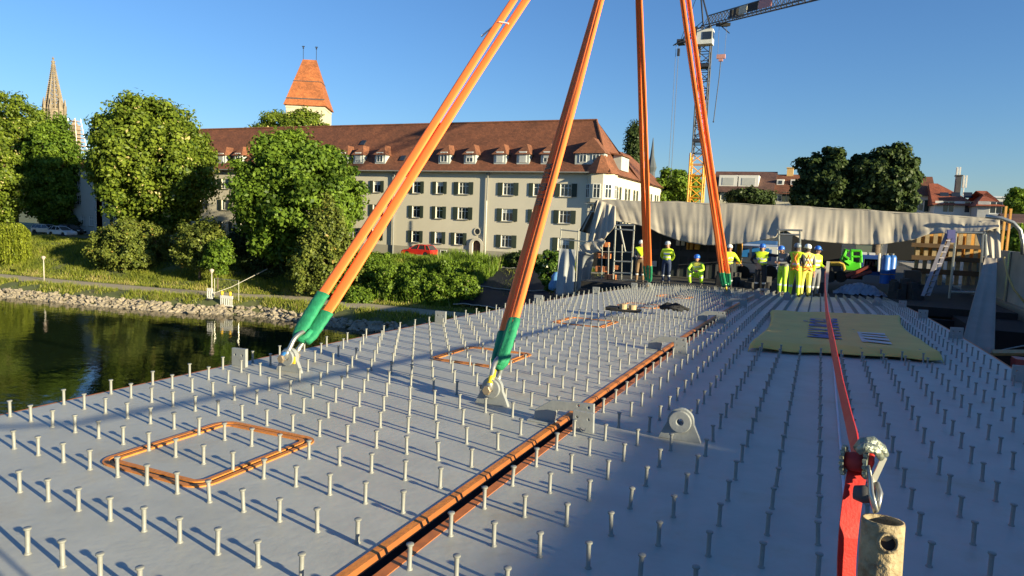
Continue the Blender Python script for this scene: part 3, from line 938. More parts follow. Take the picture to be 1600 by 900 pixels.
ptree('leafy_tree', 'green tree behind the scaffold, left of the yellow crane mast', 1052, 302, 36, 36, 104, 220, LM_green, 22, 'round', .42, 70, 1, .22, tr=.3)
ptree('cypress', 'narrow upright conifer behind the roof end of the apartment house', 991, 232, 9, 38, 118, 120, LM_dark, 23, 'round', .35, 40, 1, .5, tr=.2)
ptree('dark_tree', 'dark tree left of the pair behind the grey tent sheet', 1290, 292, 42, 54, 72, 230, LM_dark, 24, 'round', .34, 110, .9, .2, tr=.35)
ptree('dark_tree', 'dark tree right of the pair behind the grey tent sheet', 1378, 290, 50, 56, 72, 230, LM_dark, 25, 'round', .34, 150, .9, .19, tr=.4)
ptree('shrub', 'low shrubs in front of the long house with white box dormers', 1172, 310, 34, 12, 96, 120, LM_dark, 26, 'round', .32, 30, 1, .3, cat='bush')
ptree('leafy_tree', 'green tree beside the pale far block at the right edge', 1596, 326, 26, 28, 118, 160, LM_green, 27, 'round', .4, 50, 1, .25)
ptree('leafy_tree', 'sunlit shrubbery behind the bent grey pole at the right edge', 1590, 382, 28, 26, 74, 160, LM_green, 28, 'round', .3, 50, 1, .25, cat='bush')
ptree('elder_bush', 'elder bush with creamy flowers beside the grey scaffold sheet', 862, 422, 22, 32, 60, 150, LM_flower, 29, 'round', .24, 50, .8, .25, cat='bush', tr=.08, stems=3)
BL = ['leafy bush right beside the leftmost sling, in the thicket', 'leafy bush in the middle of the thicket below the red car', 'lowest leafy bush of the thicket, next to the leftmost sling sleeve',
      'upper left bush of the thicket, just under the drainpipe', 'low leafy bush near the path below the red car', 'low leafy bush near the path below the arched door', 'small bush among the reeds directly under the red car',
      'rightmost low bush of the thicket beside the black ground sheet', 'bush among the tall reeds below the arched door', 'uppermost right bush of the thicket above the black ground sheet']
for i, (px, py, rx, ry, Y) in enumerate([(575, 432, 30, 34, 60), (612, 446, 28, 28, 58.5), (560, 470, 24, 22, 56.5), (592, 415, 24, 18, 65), (650, 450, 26, 26, 58.5), (690, 455, 26, 24, 58.5), (640, 430, 20, 16, 63), (725, 452, 24, 22, 59), (700, 425, 24, 18, 63), (745, 425, 20, 16, 65)]):
    ptree('bush', BL[i], px, py, rx, ry, Y, 130, LM_reed if i % 2 else LM_green, 40+i, 'dome', .22, 45, .9, .28, group='bushes in the bank thicket', cat='bush', tr=.06, stems=3)
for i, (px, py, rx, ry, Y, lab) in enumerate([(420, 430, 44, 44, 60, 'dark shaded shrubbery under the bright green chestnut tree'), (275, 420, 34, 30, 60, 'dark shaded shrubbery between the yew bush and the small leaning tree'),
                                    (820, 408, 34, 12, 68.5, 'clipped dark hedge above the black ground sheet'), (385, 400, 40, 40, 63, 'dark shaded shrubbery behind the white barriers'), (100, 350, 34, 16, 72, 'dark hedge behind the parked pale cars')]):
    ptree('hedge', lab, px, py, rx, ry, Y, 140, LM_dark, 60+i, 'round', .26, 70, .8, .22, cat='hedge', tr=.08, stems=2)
# hanging willow strands
wl = [o for o in bpy.data.objects if o.name.startswith('willow') and o.parent is None][0]
rng = np.random.default_rng(3); qs = []; ts = []
c = at(8, 372, 53)-Vector(wl.location)
for s in range(330):
    a = rng.uniform(0, 6.28); r_ = rng.uniform(.3, 1)**.5
    x0, y0 = c.x+math.cos(a)*r_*3.0, c.y+math.sin(a)*r_*2.6
    zt = c.z+1.9*(1-r_**2)**.5+.3; ln = rng.uniform(2.2, 5.2)
    nn = int(ln/.09); zz = zt-np.linspace(0, ln, nn)
    zz = zz[zz > .1]
    nn = len(zz)
    P = np.stack([x0+rng.normal(0, .05, nn)+.15*np.linspace(0, 1, nn)*math.cos(a), y0+rng.normal(0, .05, nn), zz], 1)
    qs.append(leaves(rng, P, .14, None, 3.0, 2.0)); ts.append(np.clip(rng.normal(.5, .2, nn)+rng.normal(0, .12), 0, 1))
link('hanging_foliage', quads_mesh('hanging_foliage', np.concatenate(qs), LM_willow, np.concatenate(ts)), wl)
# ================================================================== apartment house
M_wall = mat('cream_render', (.61, .55, .44), .9, .05, .5, bump=.1, bscale=8, dirt=(.48, .43, .33), dscale=.25, damt=.35)
M_plinth = mat('plinth_render', (.33, .30, .24), .9, .1, .6)
def tilemat(name, col, sc=3.2, zsc=None):
    m = bpy.data.materials.new(name); m.use_nodes = True
    N = m.node_tree.nodes; L = m.node_tree.links; b = N['Principled BSDF']; b.inputs['Roughness'].default_value = .8
    tc = N.new('ShaderNodeTexCoord')
    sp = N.new('ShaderNodeSeparateXYZ'); L.new(tc.outputs['Object'], sp.inputs[0])
    cb = N.new('ShaderNodeCombineXYZ')
    ax_ = N.new('ShaderNodeMath'); ax_.operation = 'ADD'; L.new(sp.outputs[0], ax_.inputs[0]); L.new(sp.outputs[1], ax_.inputs[1])
    L.new(ax_.outputs[0], cb.inputs[0]); L.new(sp.outputs[2], cb.inputs[1])
    br = N.new('ShaderNodeTexBrick'); br.inputs['Scale'].default_value = sc
    br.inputs['Color1'].default_value = (*col, 1); br.inputs['Color2'].default_value = (*[c*.68 for c in col], 1); br.inputs['Mortar'].default_value = (*[c*.35 for c in col], 1)
    br.inputs['Mortar Size'].default_value = .03; br.inputs['Brick Width'].default_value = .9; br.inputs['Row Height'].default_value = .62
    L.new(cb.outputs[0], br.inputs['Vector'])
    no = N.new('ShaderNodeTexNoise'); no.inputs['Scale'].default_value = .35; no.inputs['Detail'].default_value = 7; no.inputs['Roughness'].default_value = .7
    L.new(tc.outputs['Object'], no.inputs['Vector'])
    cr = N.new('ShaderNodeValToRGB'); cr.color_ramp.elements[0].position = .35; cr.color_ramp.elements[1].position = .7
    cr.color_ramp.elements[0].color = (.62, .60, .60, 1); cr.color_ramp.elements[1].color = (1.18, 1.1, 1.05, 1)
    L.new(no.outputs['Fac'], cr.inputs[0])
    mx = N.new('ShaderNodeMix'); mx.data_type = 'RGBA'; mx.blend_type = 'MULTIPLY'; mx.inputs['Factor'].default_value = 1
    L.new(br.outputs['Color'], mx.inputs['A']); L.new(cr.outputs[0], mx.inputs['B']); L.new(mx.outputs['Result'], b.inputs['Base Color'])
    bp = N.new('ShaderNodeBump'); bp.inputs['Strength'].default_value = .5; bp.inputs['Distance'].default_value = .04
    L.new(br.outputs['Fac'], bp.inputs['Height']); bp.invert = True; L.new(bp.outputs[0], b.inputs['Normal'])
    return m
M_tile = tilemat('brown_roof_tiles', (.225, .082, .038))
M_tile_d = tilemat('dormer_tiles', (.27, .105, .05))
M_tile_o = tilemat('orange_roof_tiles', (.47, .155, .05), 2.2)
M_tile_r = tilemat('red_roof_tiles', (.40, .11, .05))
M_tile_b = tilemat('dark_roof_tiles', (.15, .075, .055))
M_frame = mat('white_window_frame', (.75, .74, .70), .5, .04, 4)
M_pane = mat('window_glass', (.025, .03, .04), .06, .3, .6, spec=.8)
M_blind = mat('pale_blind', (.42, .43, .42), .7, .08, 2)
M_shut = mat('dark_green_shutter', (.028, .040, .028), .7, .15, 2)
M_zinc = mat('dormer_zinc', (.40, .42, .40), .6, .15, 1.5)
M_gutter = mat('grey_gutter', (.20, .20, .19), .6, .15, 3)

def wall_holes(mb, x0, x1, z0, z1, holes, y, depth=.18, T=lambda p: p, mi=0):
    'wall in XZ at y facing -Y, with real openings and their reveals'
    X = sorted(set([x0, x1]+[h[0] for h in holes]+[h[1] for h in holes]))
    Z = sorted(set([z0, z1]+[h[2] for h in holes]+[h[3] for h in holes]))
    for i in range(len(X)-1):
        for j in range(len(Z)-1):
            cx, cz = (X[i]+X[i+1])/2, (Z[j]+Z[j+1])/2
            if any(h[0] < cx < h[1] and h[2] < cz < h[3] for h in holes): continue
            mb.add([T(Vector(p)) for p in ((X[i], y, Z[j]), (X[i+1], y, Z[j]), (X[i+1], y, Z[j+1]), (X[i], y, Z[j+1]))], [(0, 1, 2, 3)], mi)
    for a, b, c, d in holes:
        for q in (((a, y, c), (a, y+depth, c), (a, y+depth, d), (a, y, d)), ((b, y, c), (b, y, d), (b, y+depth, d), (b, y+depth, c)),
                  ((a, y, c), (b, y, c), (b, y+depth, c), (a, y+depth, c)), ((a, y, d), (a, y+depth, d), (b, y+depth, d), (b, y, d))):
            mb.add([T(Vector(p)) for p in q], [(0, 1, 2, 3)], mi)

WC = {}
def window_mesh(w, h, kind):
    key = (round(w, 2), round(h, 2), kind)
    if key in WC: return WC[key]
    t = .07
    m = MB()
    m.bb(-w/2, -w/2+t, -.03, .03, 0, h); m.bb(w/2-t, w/2, -.03, .03, 0, h); m.bb(-w/2+t, w/2-t, -.03, .03, 0, t); m.bb(-w/2+t, w/2-t, -.03, .03, h-t, h)
    if kind != 'small':
        m.bb(-w/2+t, w/2-t, -.025, .025, h*.66, h*.66+.05)
        for q in ((0,) if w < 1.25 else (-w/6, w/6)): m.bb(q-.03, q+.03, -.028, .022, t, h-t)
    fr = m.mesh('window', M_frame)
    p = MB().bb(-w/2+.02, w/2-.02, -.005, .008, .02, h-.02).mesh('pane', M_pane)
    WC[key] = (fr, p); return WC[key]
SHM = {}
def shutter_mesh(w, h):
    k = (round(w, 2), round(h, 2))
    if k not in SHM:
        m = MB(); m.bb(0, w, -.02, .02, 0, h)
        for q in range(int(h/.12)): m.bb(.05, w-.05, -.032, -.021, .06+q*.12, .06+q*.12+.07)
        SHM[k] = m.mesh('shutter', M_shut)
    return SHM[k]
def window(par, x, z, w, h, y, rz=0, shut=True, kind='', blind=0., sill=True, sw=.5):
    fr, pn = window_mesh(w, h, kind)
    o = link('window', fr, par); o.location = Vector((x, y, z))-Vector(par.location); o.rotation_euler = (0, 0, rz)
    link('pane', pn, o)
    if sill: link('sill', SILL if w < 1.25 else SILL2, o)
    if blind: link('blind', MB().bb(-w/2+.07, w/2-.07, -.02, -.008, h*(1-blind), h-.07).mesh('blind', M_blind), o)
    if shut:
        for s in (-1, 1):
            c = link('shutter', shutter_mesh(sw, h+.06), o); c.location = (w/2+.02 if s > 0 else -w/2-.02-sw, -.19, -.03)
            c.rotation_euler = (0, 0, rand(-.05, .05))
    return o
SILL = MB().bb(-.6, .6, -.26, -.10, -.10, -.01).mesh('sill', M_plinth)
SILL2 = MB().bb(-.82, .82, -.26, -.10, -.10, -.01).mesh('sill', M_plinth)

FY = 73.4; XA, XB = -104.0, -21.8; ZG, ZE = -3.2, 7.05
house = thing('apartment_house', 'long four-storey cream apartment house with brown tiled roof, dormers and dark green shutters', 'apartment house', (-60, FY, ZG))
def HR(o): o.location = Vector(o.location)-Vector(house.location); return o
ROWS = [(4.48, 5.88), (1.48, 2.90), (-1.58, -.18)]
colsw = [(-46.02, 1.1), (-42.74, .95), (-39.45, 1.35), (-33.6, 1.35), (-29.9, 1.1), (-26.5, 1.35)]
x = -51.9; k = 0
while x > -102:
    colsw.append((x, [1.1, 1.35, .95][k % 3])); x -= [3.45, 3.9, 3.4, 4.4][k % 4]; k += 1
holes = []; wins = []
for cx, wd in colsw:
    for r_, (a, b) in enumerate(ROWS):
        if abs(cx+29.9) < .1 and r_ == 2: continue
        if cx == -39.45 and r_ == 2: wins.append((-39.9, a, 1.1, b-a)); holes.append((-40.45, -39.35, a, b)); continue
        holes.append((cx-wd/2, cx+wd/2, a, b)); wins.append((cx, a, wd, b-a))
holes.append((-37.95, -36.85, ZG, -.95))                       # doorway
mb = MB()
wall_holes(mb, XA, XB-1.2, ZG, ZE, holes, FY)
mb.add([(XA, FY, ZG), (XA, FY+13, ZG), (XA, FY+13, ZE), (XA, FY, ZE)], [(0, 1, 2, 3)])
# side wall with windows along +Y
def TS(p): return Vector((XB, FY+1.2+(p.x), p.z))
sh_ = [(3+4*q, 4.1+4*q, a, b) for q in range(7) for a, b in ROWS[:2]]
mb2 = MB()
for q in [(XA, XB, ZG)]: pass
def TSide(p): return Vector((XB-(p.y-0), FY+1.2+p.x, p.z))
wall_holes(mb, 0, 28.5, ZG, ZE, sh_, 0, .18, TSide)
mb.add([(XB, FY+29.7, ZG), (XB-11, FY+29.7, ZG), (XB-11, FY+29.7, ZE), (XB, FY+29.7, ZE)], [(0, 1, 2, 3)])
mb.bb(XA, XB-.3, FY-.13, FY, ZE-.02, ZE+.14)
HR(mb.obj('wall', M_wall, house))
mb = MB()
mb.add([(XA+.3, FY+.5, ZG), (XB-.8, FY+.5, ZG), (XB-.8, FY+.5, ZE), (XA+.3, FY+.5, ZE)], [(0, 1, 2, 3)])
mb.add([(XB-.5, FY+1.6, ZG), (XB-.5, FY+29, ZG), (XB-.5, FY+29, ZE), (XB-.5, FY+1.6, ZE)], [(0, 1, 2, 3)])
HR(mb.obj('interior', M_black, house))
pl = MB(); pl.bb(XA, -38.3, FY-.06, FY+.02, ZG-.5, ZG+1.1); pl.bb(-36.5, XB-1.2, FY-.06, FY+.02, ZG-.5, ZG+1.1)
HR(pl.obj('plinth', M_plinth, house))
for i, (x, z, w_, h) in enumerate(wins):
    sw = .5 if w_ < 1.3 else .62
    o = window(house, x, z, w_, h, FY+.13, shut=True, sw=sw, blind=(.35 if i % 7 == 3 else .55 if i % 11 == 5 else 0))
for q in range(7):
    for a, b in ROWS[:2]:
        o = window(house, XB-.13, a, 1.1, b-a, FY+1.2+3.55+4*q, rz=PI/2, shut=True)
for px in (693, 722):
    xx = at(px, 402, FY).x
    window(house, xx, ZG+.15, .9, .7, FY-.075, shut=False, kind='small', sill=False)
# doorway
mb = MB()
out = [(-38.35, ZG), (-38.35, -1.6)]+[(-37.4+.95*math.cos(math.radians(180-180*k/10)), -1.6+.95*math.sin(math.radians(180-180*k/10))) for k in range(1, 10)]+[(-36.45, -1.6), (-36.45, ZG)]
inn = [(-36.85, ZG+.01), (-36.85, -1.5)]+[(-37.4+.55*math.cos(math.radians(180*k/10)), -1.5+.55*math.sin(math.radians(180*k/10))) for k in range(1, 10)]+[(-37.95, -1.5), (-37.95, ZG+.01)]
mb.prism(out, FY-.22, FY-.02, holes=[inn])
d_ = HR(mb.obj('door_surround', M_wall, house))
mb = MB(); mb.bb(-37.98, -36.82, FY+.22, FY+.28, ZG, -.9); o = mb.obj('door', mat('dark_red_door', (.07, .025, .018), .5), d_)
mb = MB(); mb.prism(disc_poly(-37.4, .1, .46, 20), FY-.08, FY-.01, holes=[disc_poly(-37.4, .1, .34, 20)]); o = HR(mb.obj('round_window', M_wall, house))
mb = MB(); mb.prism(disc_poly(-37.4, .1, .34, 20), FY-.05, FY-.03); mb.obj('pane', M_pane, o)
# drainpipes
for xx in (-49.2, -36.3+.1, -23.47):
    m = MB(); m.tube([(xx, FY-.18, ZG), (xx, FY-.18, ZE-.5), (xx+.1, FY-.3, ZE-.05)], .085, 8); m.bb(xx-.16, xx+.16, FY-.34, FY-.02, ZE-.35, ZE-.05)
    HR(m.obj('drainpipe', M_gutter, house))
m = MB(); m.tube([(XA-.2, FY-.62, ZE+.06), (XB-1, FY-.62, ZE+.06)], .085, 8); HR(m.obj('gutter', M_gutter, house))
# roof
RY, RZ_, RX = FY+6.2, 13.75, -25.3
EX, EY = XB+.5, FY-.55
def rp(y):                      # front slope height at y: flared foot
    return float(np.interp(y, [EY, FY+.9, RY], [ZE+.05, ZE+1.1, RZ_]))
mb = MB()
def quad(*p): mb.add([Vector(q) for q in p], [tuple(range(len(p)))])
xk = lambda y: EX-(y-EY)*(EX-RX)/(RY-EY)
yk = FY+.9
quad((XA-.6, EY, rp(EY)), (EX, EY, rp(EY)), (xk(yk), yk, rp(yk)), (XA-.6, yk, rp(yk)))
quad((XA-.6, yk, rp(yk)), (xk(yk), yk, rp(yk)), (RX, RY, RZ_), (XA-.6, RY, RZ_))
BYE = 2*RY-EY
quad((EX, BYE, rp(EY)), (XA-.6, BYE, rp(EY)), (XA-.6, RY, RZ_), (RX, RY, RZ_))
quad((EX, EY, rp(EY)), (EX, BYE, rp(EY)), (xk(yk), 2*RY-yk, rp(yk)), (xk(yk), yk, rp(yk)))
mb.add([(xk(yk), yk, rp(yk)), (xk(yk), 2*RY-yk, rp(yk)), (RX, RY, RZ_)], [(0, 1, 2)])
# rear wing along the side street, lower ridge
wy0, wy1 = FY+9, FY+30.2
quad((EX, wy0, ZE+.05), (EX, wy1, ZE+.05), (EX-5, wy1-4, 11.6), (EX-5, wy0, 11.6))
quad((EX-5, wy0, 11.6), (EX-5, wy1-4, 11.6), (EX-11, wy1, ZE+.05), (EX-11, wy0, ZE+.05))
mb.add([(EX, wy1, ZE+.05), (EX-11, wy1, ZE+.05), (EX-5, wy1-4, 11.6)], [(0, 1, 2)])
quad((XA-.6, EY, ZE-.0), (EX, EY, ZE-.0), (EX, FY+30, ZE-.0), (XA-.6, FY+13, ZE-.0))
roof = HR(mb.obj('roof', M_tile, house))
mb = MB(); mb.tube([(XA-.6, RY, RZ_+.03), (RX, RY, RZ_+.03)], .13, 6); mb.tube([(RX, RY, RZ_+.05), (xk(yk), yk, rp(yk)+.05), (EX, EY, rp(EY)+.05)], .13, 6)
mb.obj('ridge_tiles', M_tile_d, roof)
# dormers
def dormer(px, wd=1.55, dbl=False, blind=0., zt=9.25, zp=10.55):
    x = at(px, 255, FY+.9).x if not isinstance(px, float) else px
    y0 = FY+.85; z0 = rp(y0)-.1
    yb = float(np.interp(zt, [rp(yk), RZ_], [yk, RY]))+.1
    yp = float(np.interp(zp, [rp(yk), RZ_], [yk, RY]))+.1
    m = MB(); h = wd/2
    m.add([(x-h, y0, z0), (x+h, y0, z0), (x+h, y0, zt), (x-h, y0, zt), (x-h, yb, zt), (x+h, yb, zt), (x-h, y0+.2, z0), (x+h, y0+.2, z0)],
          [(0, 1, 2, 3), (0, 3, 4), (1, 5, 2), (0, 4, 6), (1, 7, 5)])
    d = HR(m.obj('dormer', M_zinc, house))
    m = MB(); e = h+.22
    A, B = (x-e, y0-.25, zt-.02), (x+e, y0-.25, zt-.02)
    P1, P2 = (x, y0+1.0, zp), (x, yp+.5, zp)
    C_, D_ = (x-e, yb+.4, zt-.02), (x+e, yb+.4, zt-.02)
    m.add([A, B, P1, P2, C_, D_], [(0, 1, 2), (0, 2, 3, 4), (1, 5, 3, 2), (0, 4, 5, 1)])
    m.obj('dormer_roof', M_tile_d, d)
    fr = [(0, .95)] if not dbl else [(-.75, .85), (.75, .85)]
    for ox, w_ in fr:
        f, p = window_mesh(w_, 1.25, '')
        wo_ = link('dormer_window', f, d); wo_.location = (x+ox, y0-.04, z0+.30)
        m = MB(); m.bb(x+ox-w_/2+.02, x+ox+w_/2-.02, y0-.05, y0-.02, z0+.32, z0+1.53)
        m.obj('dormer_pane', M_pane, d)
        if blind:
            m = MB(); m.bb(x+ox-w_/2+.07, x+ox+w_/2-.07, y0-.085, y0-.07, z0+.3+1.25*(1-blind), z0+1.5); m.obj('blind', M_blind, d)
for px, bl in ((346, .9), (372, 0), (417, 0), (536, 0), (560, .85), (594, 0), (694, 0), (734, .6), (781, .95), (817, .95), (855, .6)): dormer(px, blind=bl)
dormer(921, 3.4, True, 0, 9.35, 11.2)
for x_ in (-84.9, -90.3, -96.0): dormer(x_)
for px, py in ((634, 248), (557, 221), (1011, 0)):
    if py:
        p = at(px, py, FY+2.2)
        y_ = float(np.interp(p.z, [rp(yk), RZ_], [yk, RY]))
        m = MB(); m.box((p.x, y_-.08, p.z), (.7, .9, .12), M=Matrix.Rotation(math.atan2(RZ_-rp(yk), RY-yk), 3, 'X')); m.obj('skylight', M_pane, roof)
# side dormer
m = MB(); m.bb(XB-.9, XB+.05, FY+5.2, FY+8.6, ZE+.8, ZE+2.6); d = HR(m.obj('dormer', M_zinc, house))
m = MB(); m.add([(XB-3.8, FY+4.9, ZE+3.2), (XB-3.8, FY+8.9, ZE+3.2), (XB+.3, FY+8.9, ZE+2.55), (XB+.3, FY+4.9, ZE+2.55), (XB-3.8, FY+4.9, ZE+3.0), (XB-3.8, FY+8.9, ZE+3.0), (XB+.3, FY+8.9, ZE+2.4), (XB+.3, FY+4.9, ZE+2.4)], [(0, 3, 2, 1), (4, 5, 6, 7), (0, 4, 7, 3), (1, 2, 6, 5), (2, 3, 7, 6)]); m.obj('dormer_roof', M_tile_d, d)
o = link('dormer_window', window_mesh(.9, 1.3, '')[0], d); o.location = (XB+.08, FY+6.0, ZE+1.0); o.rotation_euler = (0, 0, PI/2)
# corner oriel, five sided with a pointed roof
ox_, oy_ = XB-.9, FY+.9
m = MB(); R_o = 1.75
pts = [(ox_+R_o*math.cos(math.radians(a)), oy_+R_o*math.sin(math.radians(a))) for a in (-202.5+360, -157.5, -112.5, -67.5, -22.5, 22.5, 67.5)]
pts = [(ox_+R_o*math.cos(math.radians(a)), oy_+R_o*math.sin(math.radians(a))) for a in (202.5, 247.5, 292.5, 337.5, 382.5, 427.5)]
vs = [(a, b, 3.9) for a, b in pts]+[(a, b, ZE) for a, b in pts]; nP = len(pts)
m.add(vs, [(i, i+1, nP+i+1, nP+i) for i in range(nP-1)])
m.add([(a, b, 3.9) for a, b in pts], [tuple(range(nP))])
lo = [(ox_+(a-ox_)*.35, oy_+(b-oy_)*.35, 3.0) for a, b in pts]
m.add([(a, b, 3.9) for a, b in pts]+lo, [(i+1, i, nP+i, nP+i+1) for i in range(nP-1)])
ori = HR(m.obj('oriel', M_wall, house))
for i in range(nP-1):
    a, b = pts[i], pts[i+1]
    mx_, my_ = (a[0]+b[0])/2, (a[1]+b[1])/2; th = math.atan2(b[1]-a[1], b[0]-a[0])
    nx, ny = math.sin(th), -math.cos(th)
    f, p = window_mesh(.85, 1.55, '')
    w_ = link('oriel_window', f, ori); w_.location = (mx_+nx*.03, my_+ny*.03, 4.35); w_.rotation_euler = (0, 0, th)
    w_ = link('oriel_pane', p, ori); w_.location = (mx_+nx*.02, my_+ny*.02, 4.35); w_.rotation_euler = (0, 0, th)
m = MB()
ring_ = [(ox_+(R_o+.35)*math.cos(math.radians(a)), oy_+(R_o+.35)*math.sin(math.radians(a)), ZE-.02) for a in range(0, 360, 45)]
m.add(ring_+[(ox_-.2, oy_+.4, ZE+2.6)], [(i, (i+1) % 8, 8) for i in range(8)]+[tuple(reversed(range(8)))])
m.obj('oriel_roof', M_tile_d, ori)
# left end bay
m = MB()
bx0, bx1, by = -110.6, -104.0, FY-1.2
wz = [(4.46, 5.95), (1.33, 2.83)]
hb = [(-108.6, -107.3, a, b) for a, b in wz]+[(-107.4, -106.3, -1.85, -.3), (-105.4, -104.4, -1.85, -.3)]
wall_holes(m, bx0, bx1, ZG, ZE, hb, by)
m.bb(bx0, bx1, by+.3, FY+9, ZG, ZE-.01)
m.add([(bx1, by, ZG), (bx1, FY, ZG), (bx1, FY, ZE), (bx1, by, ZE)], [(0, 1, 2, 3)]); m.add([(bx0, by, ZG), (bx0, by, ZE), (bx0, FY, ZE), (bx0, FY, ZG)], [(0, 1, 2, 3)])
HR(m.obj('end_bay', mat('shaded_bay_render', (.52, .52, .48), .9, .05, .5), house))  # bay colour greyed for the shade of the trees
for a, b in wz: window(house, -107.95, a, 1.25, b-a, by+.12, shut=False)
for xx in (-106.85, -104.9): window(house, xx, -1.85, 1.0, 1.5, by+.12, shut=False, blind=.95)
m = MB(); m.add([(bx0-.5, by-.4, ZE), (bx1+.3, by-.4, ZE), (bx1+.3, FY+9.4, ZE), (bx0-.5, FY+9.4, ZE), (bx0+3, FY+3.6, ZE+3.4), (bx1, FY+3.6, ZE+3.6)], [(0, 1, 5, 4), (3, 0, 4), (2, 3, 4, 5), (1, 2, 5), (3, 2, 1, 0)]); HR(m.obj('end_bay_roof', M_tile, house))
# pole in front of the facade
m = MB(); px_ = -34.9; m.tube([(px_, 70.5, -3.3), (px_, 70.5, 3.6), (px_, 70.5, 3.7)], [.09, .06, .05], 8); o = m.obj('flagpole', mat('pole_white', (.6, .58, .5), .5), smooth=True)
tag(o, 'slim pale pole standing before the cream facade beside the arched door', 'pole')

# ================================================================== gate tower
gt = thing('gate_tower', 'old square gate tower with steep orange tiled roof and two spikes, behind the long house', 'tower', (at(483.5, 150, 131).x, 131, -1.6), math.radians(28.5))
m = MB(); m.bb(-4.35, 4.35, -4.2, 4.2, 0, 27.6); m.bb(-4.45, 4.45, -4.3, 4.3, 26.9, 27.3)
M_stone = mat('pale_limestone', (.52, .45, .34), .9, .14, .5, bump=.4, bscale=3, dirt=(.36, .30, .22), dscale=.5, damt=.6)
tw = m.obj('wall', M_stone, gt)
for zz, xx in ((25.3, .6), (22.5, -1.4), (19, 1)): o = MB().bb(xx-.25, xx+.25, -4.24, -4.18, zz, zz+.8).obj('slit_window', M_black, tw)
m = MB()
lv = [(4.85, 4.7, 27.5), (4.25, 4.1, 29.3), (1.55, .25, 38.6)]
vs = []
for a, b, z in lv: vs += [(-a, -b, z), (a, -b, z), (a, b, z), (-a, b, z)]
m.add(vs, [(l*4+i, l*4+(i+1) % 4, (l+1)*4+(i+1) % 4, (l+1)*4+i) for l in range(2) for i in range(4)]+[(3, 2, 1, 0), (8, 9, 10, 11)])
rf = m.obj('roof', M_tile_o, gt)
m = MB(); zz = 33.2; t_ = (zz-29.3)/(38.9-29.3); a = 4.25-(4.25-1.55)*t_+.05; b = 4.1-(4.1-.25)*t_+.05
m.bb(-a, a, -b, b, zz, zz+.14); m.bb(-4.3, 4.3, -4.32, -4.24, 28.9, 29.15); m.obj('snow_guard', M_girder, rf)
for s in (-1, 1):
    m = MB(); m.tube([(s*1.5, 0, 38.3), (s*1.5, 0, 41.6)], .055, 6); m.lathe([(.05, 41.0), (.20, 41.25), (.05, 41.5)], 8, (s*1.5, 0, 0)); m.bb(s*1.5-.32, s*1.5+.32, -.03, .03, 41.5, 41.7)
    m.obj('roof_spike', M_black, rf)

# ================================================================== cathedral spire
sp = Vector(_C)+Vector(ray(85, 170))*700
zb = -3.
M_gothic = mat('weathered_sandstone', (.24, .19, .135), .95, .25, .25, dirt=(.16, .14, .12), dscale=.12, damt=.8)
cs = thing('cathedral_spire', 'tall openwork gothic stone spire rising behind the trees at the left', 'church spire', (sp.x, sp.y, zb), .3)
H0 = at(85, 172, sp.y).z-zb; HT = at(85, 88, sp.y).z-zb
m = MB(); ns = 8; R0s = 8.2
def rr(u): return R0s*(1-u)**1.08+.25
for k in range(ns):
    a = 2*PI*k/ns
    pts = [(rr(u)*math.cos(a), rr(u)*math.sin(a), H0+(HT-H0)*u*.93) for u in np.linspace(0, 1, 12)]
    m.tube(pts, [max(.25, .85*(1-u)+.3) for u in np.linspace(0, 1, 12)], 5)
    for j, u in enumerate(np.linspace(.03, .95, 24)):         # crockets
        r_ = rr(u)+.55; m.box((r_*math.cos(a), r_*math.sin(a), H0+(HT-H0)*u*.93), (.9, .9, 1.1), a)
for j, u in enumerate([0, .09, .18, .27, .36, .45, .54, .63, .72, .81, .9]):
    z = H0+(HT-H0)*u*.93
    for k in range(ns):
        a, b = 2*PI*k/ns, 2*PI*(k+1)/ns; r_ = rr(u)
        m.tube([(r_*math.cos(a), r_*math.sin(a), z), (r_*math.cos(b), r_*math.sin(b), z)], .5*(1-u)+.2, 4)
        u2 = min(.99, u+.09); r2 = rr(u2); z2 = H0+(HT-H0)*u2*.93
        m.tube([(r_*math.cos(a), r_*math.sin(a), z), (r2*math.cos(b), r2*math.sin(b), z2)], .3*(1-u)+.12, 4)
        m.tube([(r_*math.cos(b), r_*math.sin(b), z), (r2*math.cos(a), r2*math.sin(a), z2)], .3*(1-u)+.12, 4)
m.tube([(0, 0, H0+(HT-H0)*.85), (0, 0, HT)], [.9, .3], 6)
m.box((0, 0, HT-5), (4, .8, .9)); m.box((0, 0, HT-5), (.8, 4, .9)); m.box((0, 0, HT-9), (2.8, 2.8, 1)); m.box((0, 0, HT-2), (1.6, 1.6, 1.3))
m.obj('spire', M_gothic, cs)
m = MB()
m.lathe([(R0s+1.0, 20), (R0s+1.0, H0-.5), (R0s+1.8, H0), (R0s+1.2, H0+1)], 8)
for k in range(8):
    a = 2*PI*(k+.5)/8; r_ = R0s+1.6
    m.box((r_*math.cos(a), r_*math.sin(a), H0-14), (1.8, 1.8, 36), a); m.lathe([(1.2, 0), (.1, 8)], 5, (r_*math.cos(a), r_*math.sin(a), H0+4-.1)); m.box((r_*math.cos(a), r_*math.sin(a), H0+2), (2.0, 2.0, 5), a)
sh = m.obj('tower_shaft', M_gothic, cs)
for k in range(8):
    a = 2*PI*k/8; r_ = (R0s+1.0)*.93
    MB().box((r_*math.cos(a), r_*math.sin(a), H0-15), (.6, 3.0, 22), a).obj('belfry_opening', M_black, sh)
tp = Vector(_C)+Vector(ray(117, 215))*690
st = thing('scaffolded_tower', 'church tower top wrapped in scaffold decks, right of the big spire', 'scaffolded tower', (tp.x, tp.y, zb), .3)
zt_ = at(113, 190, tp.y).z-zb
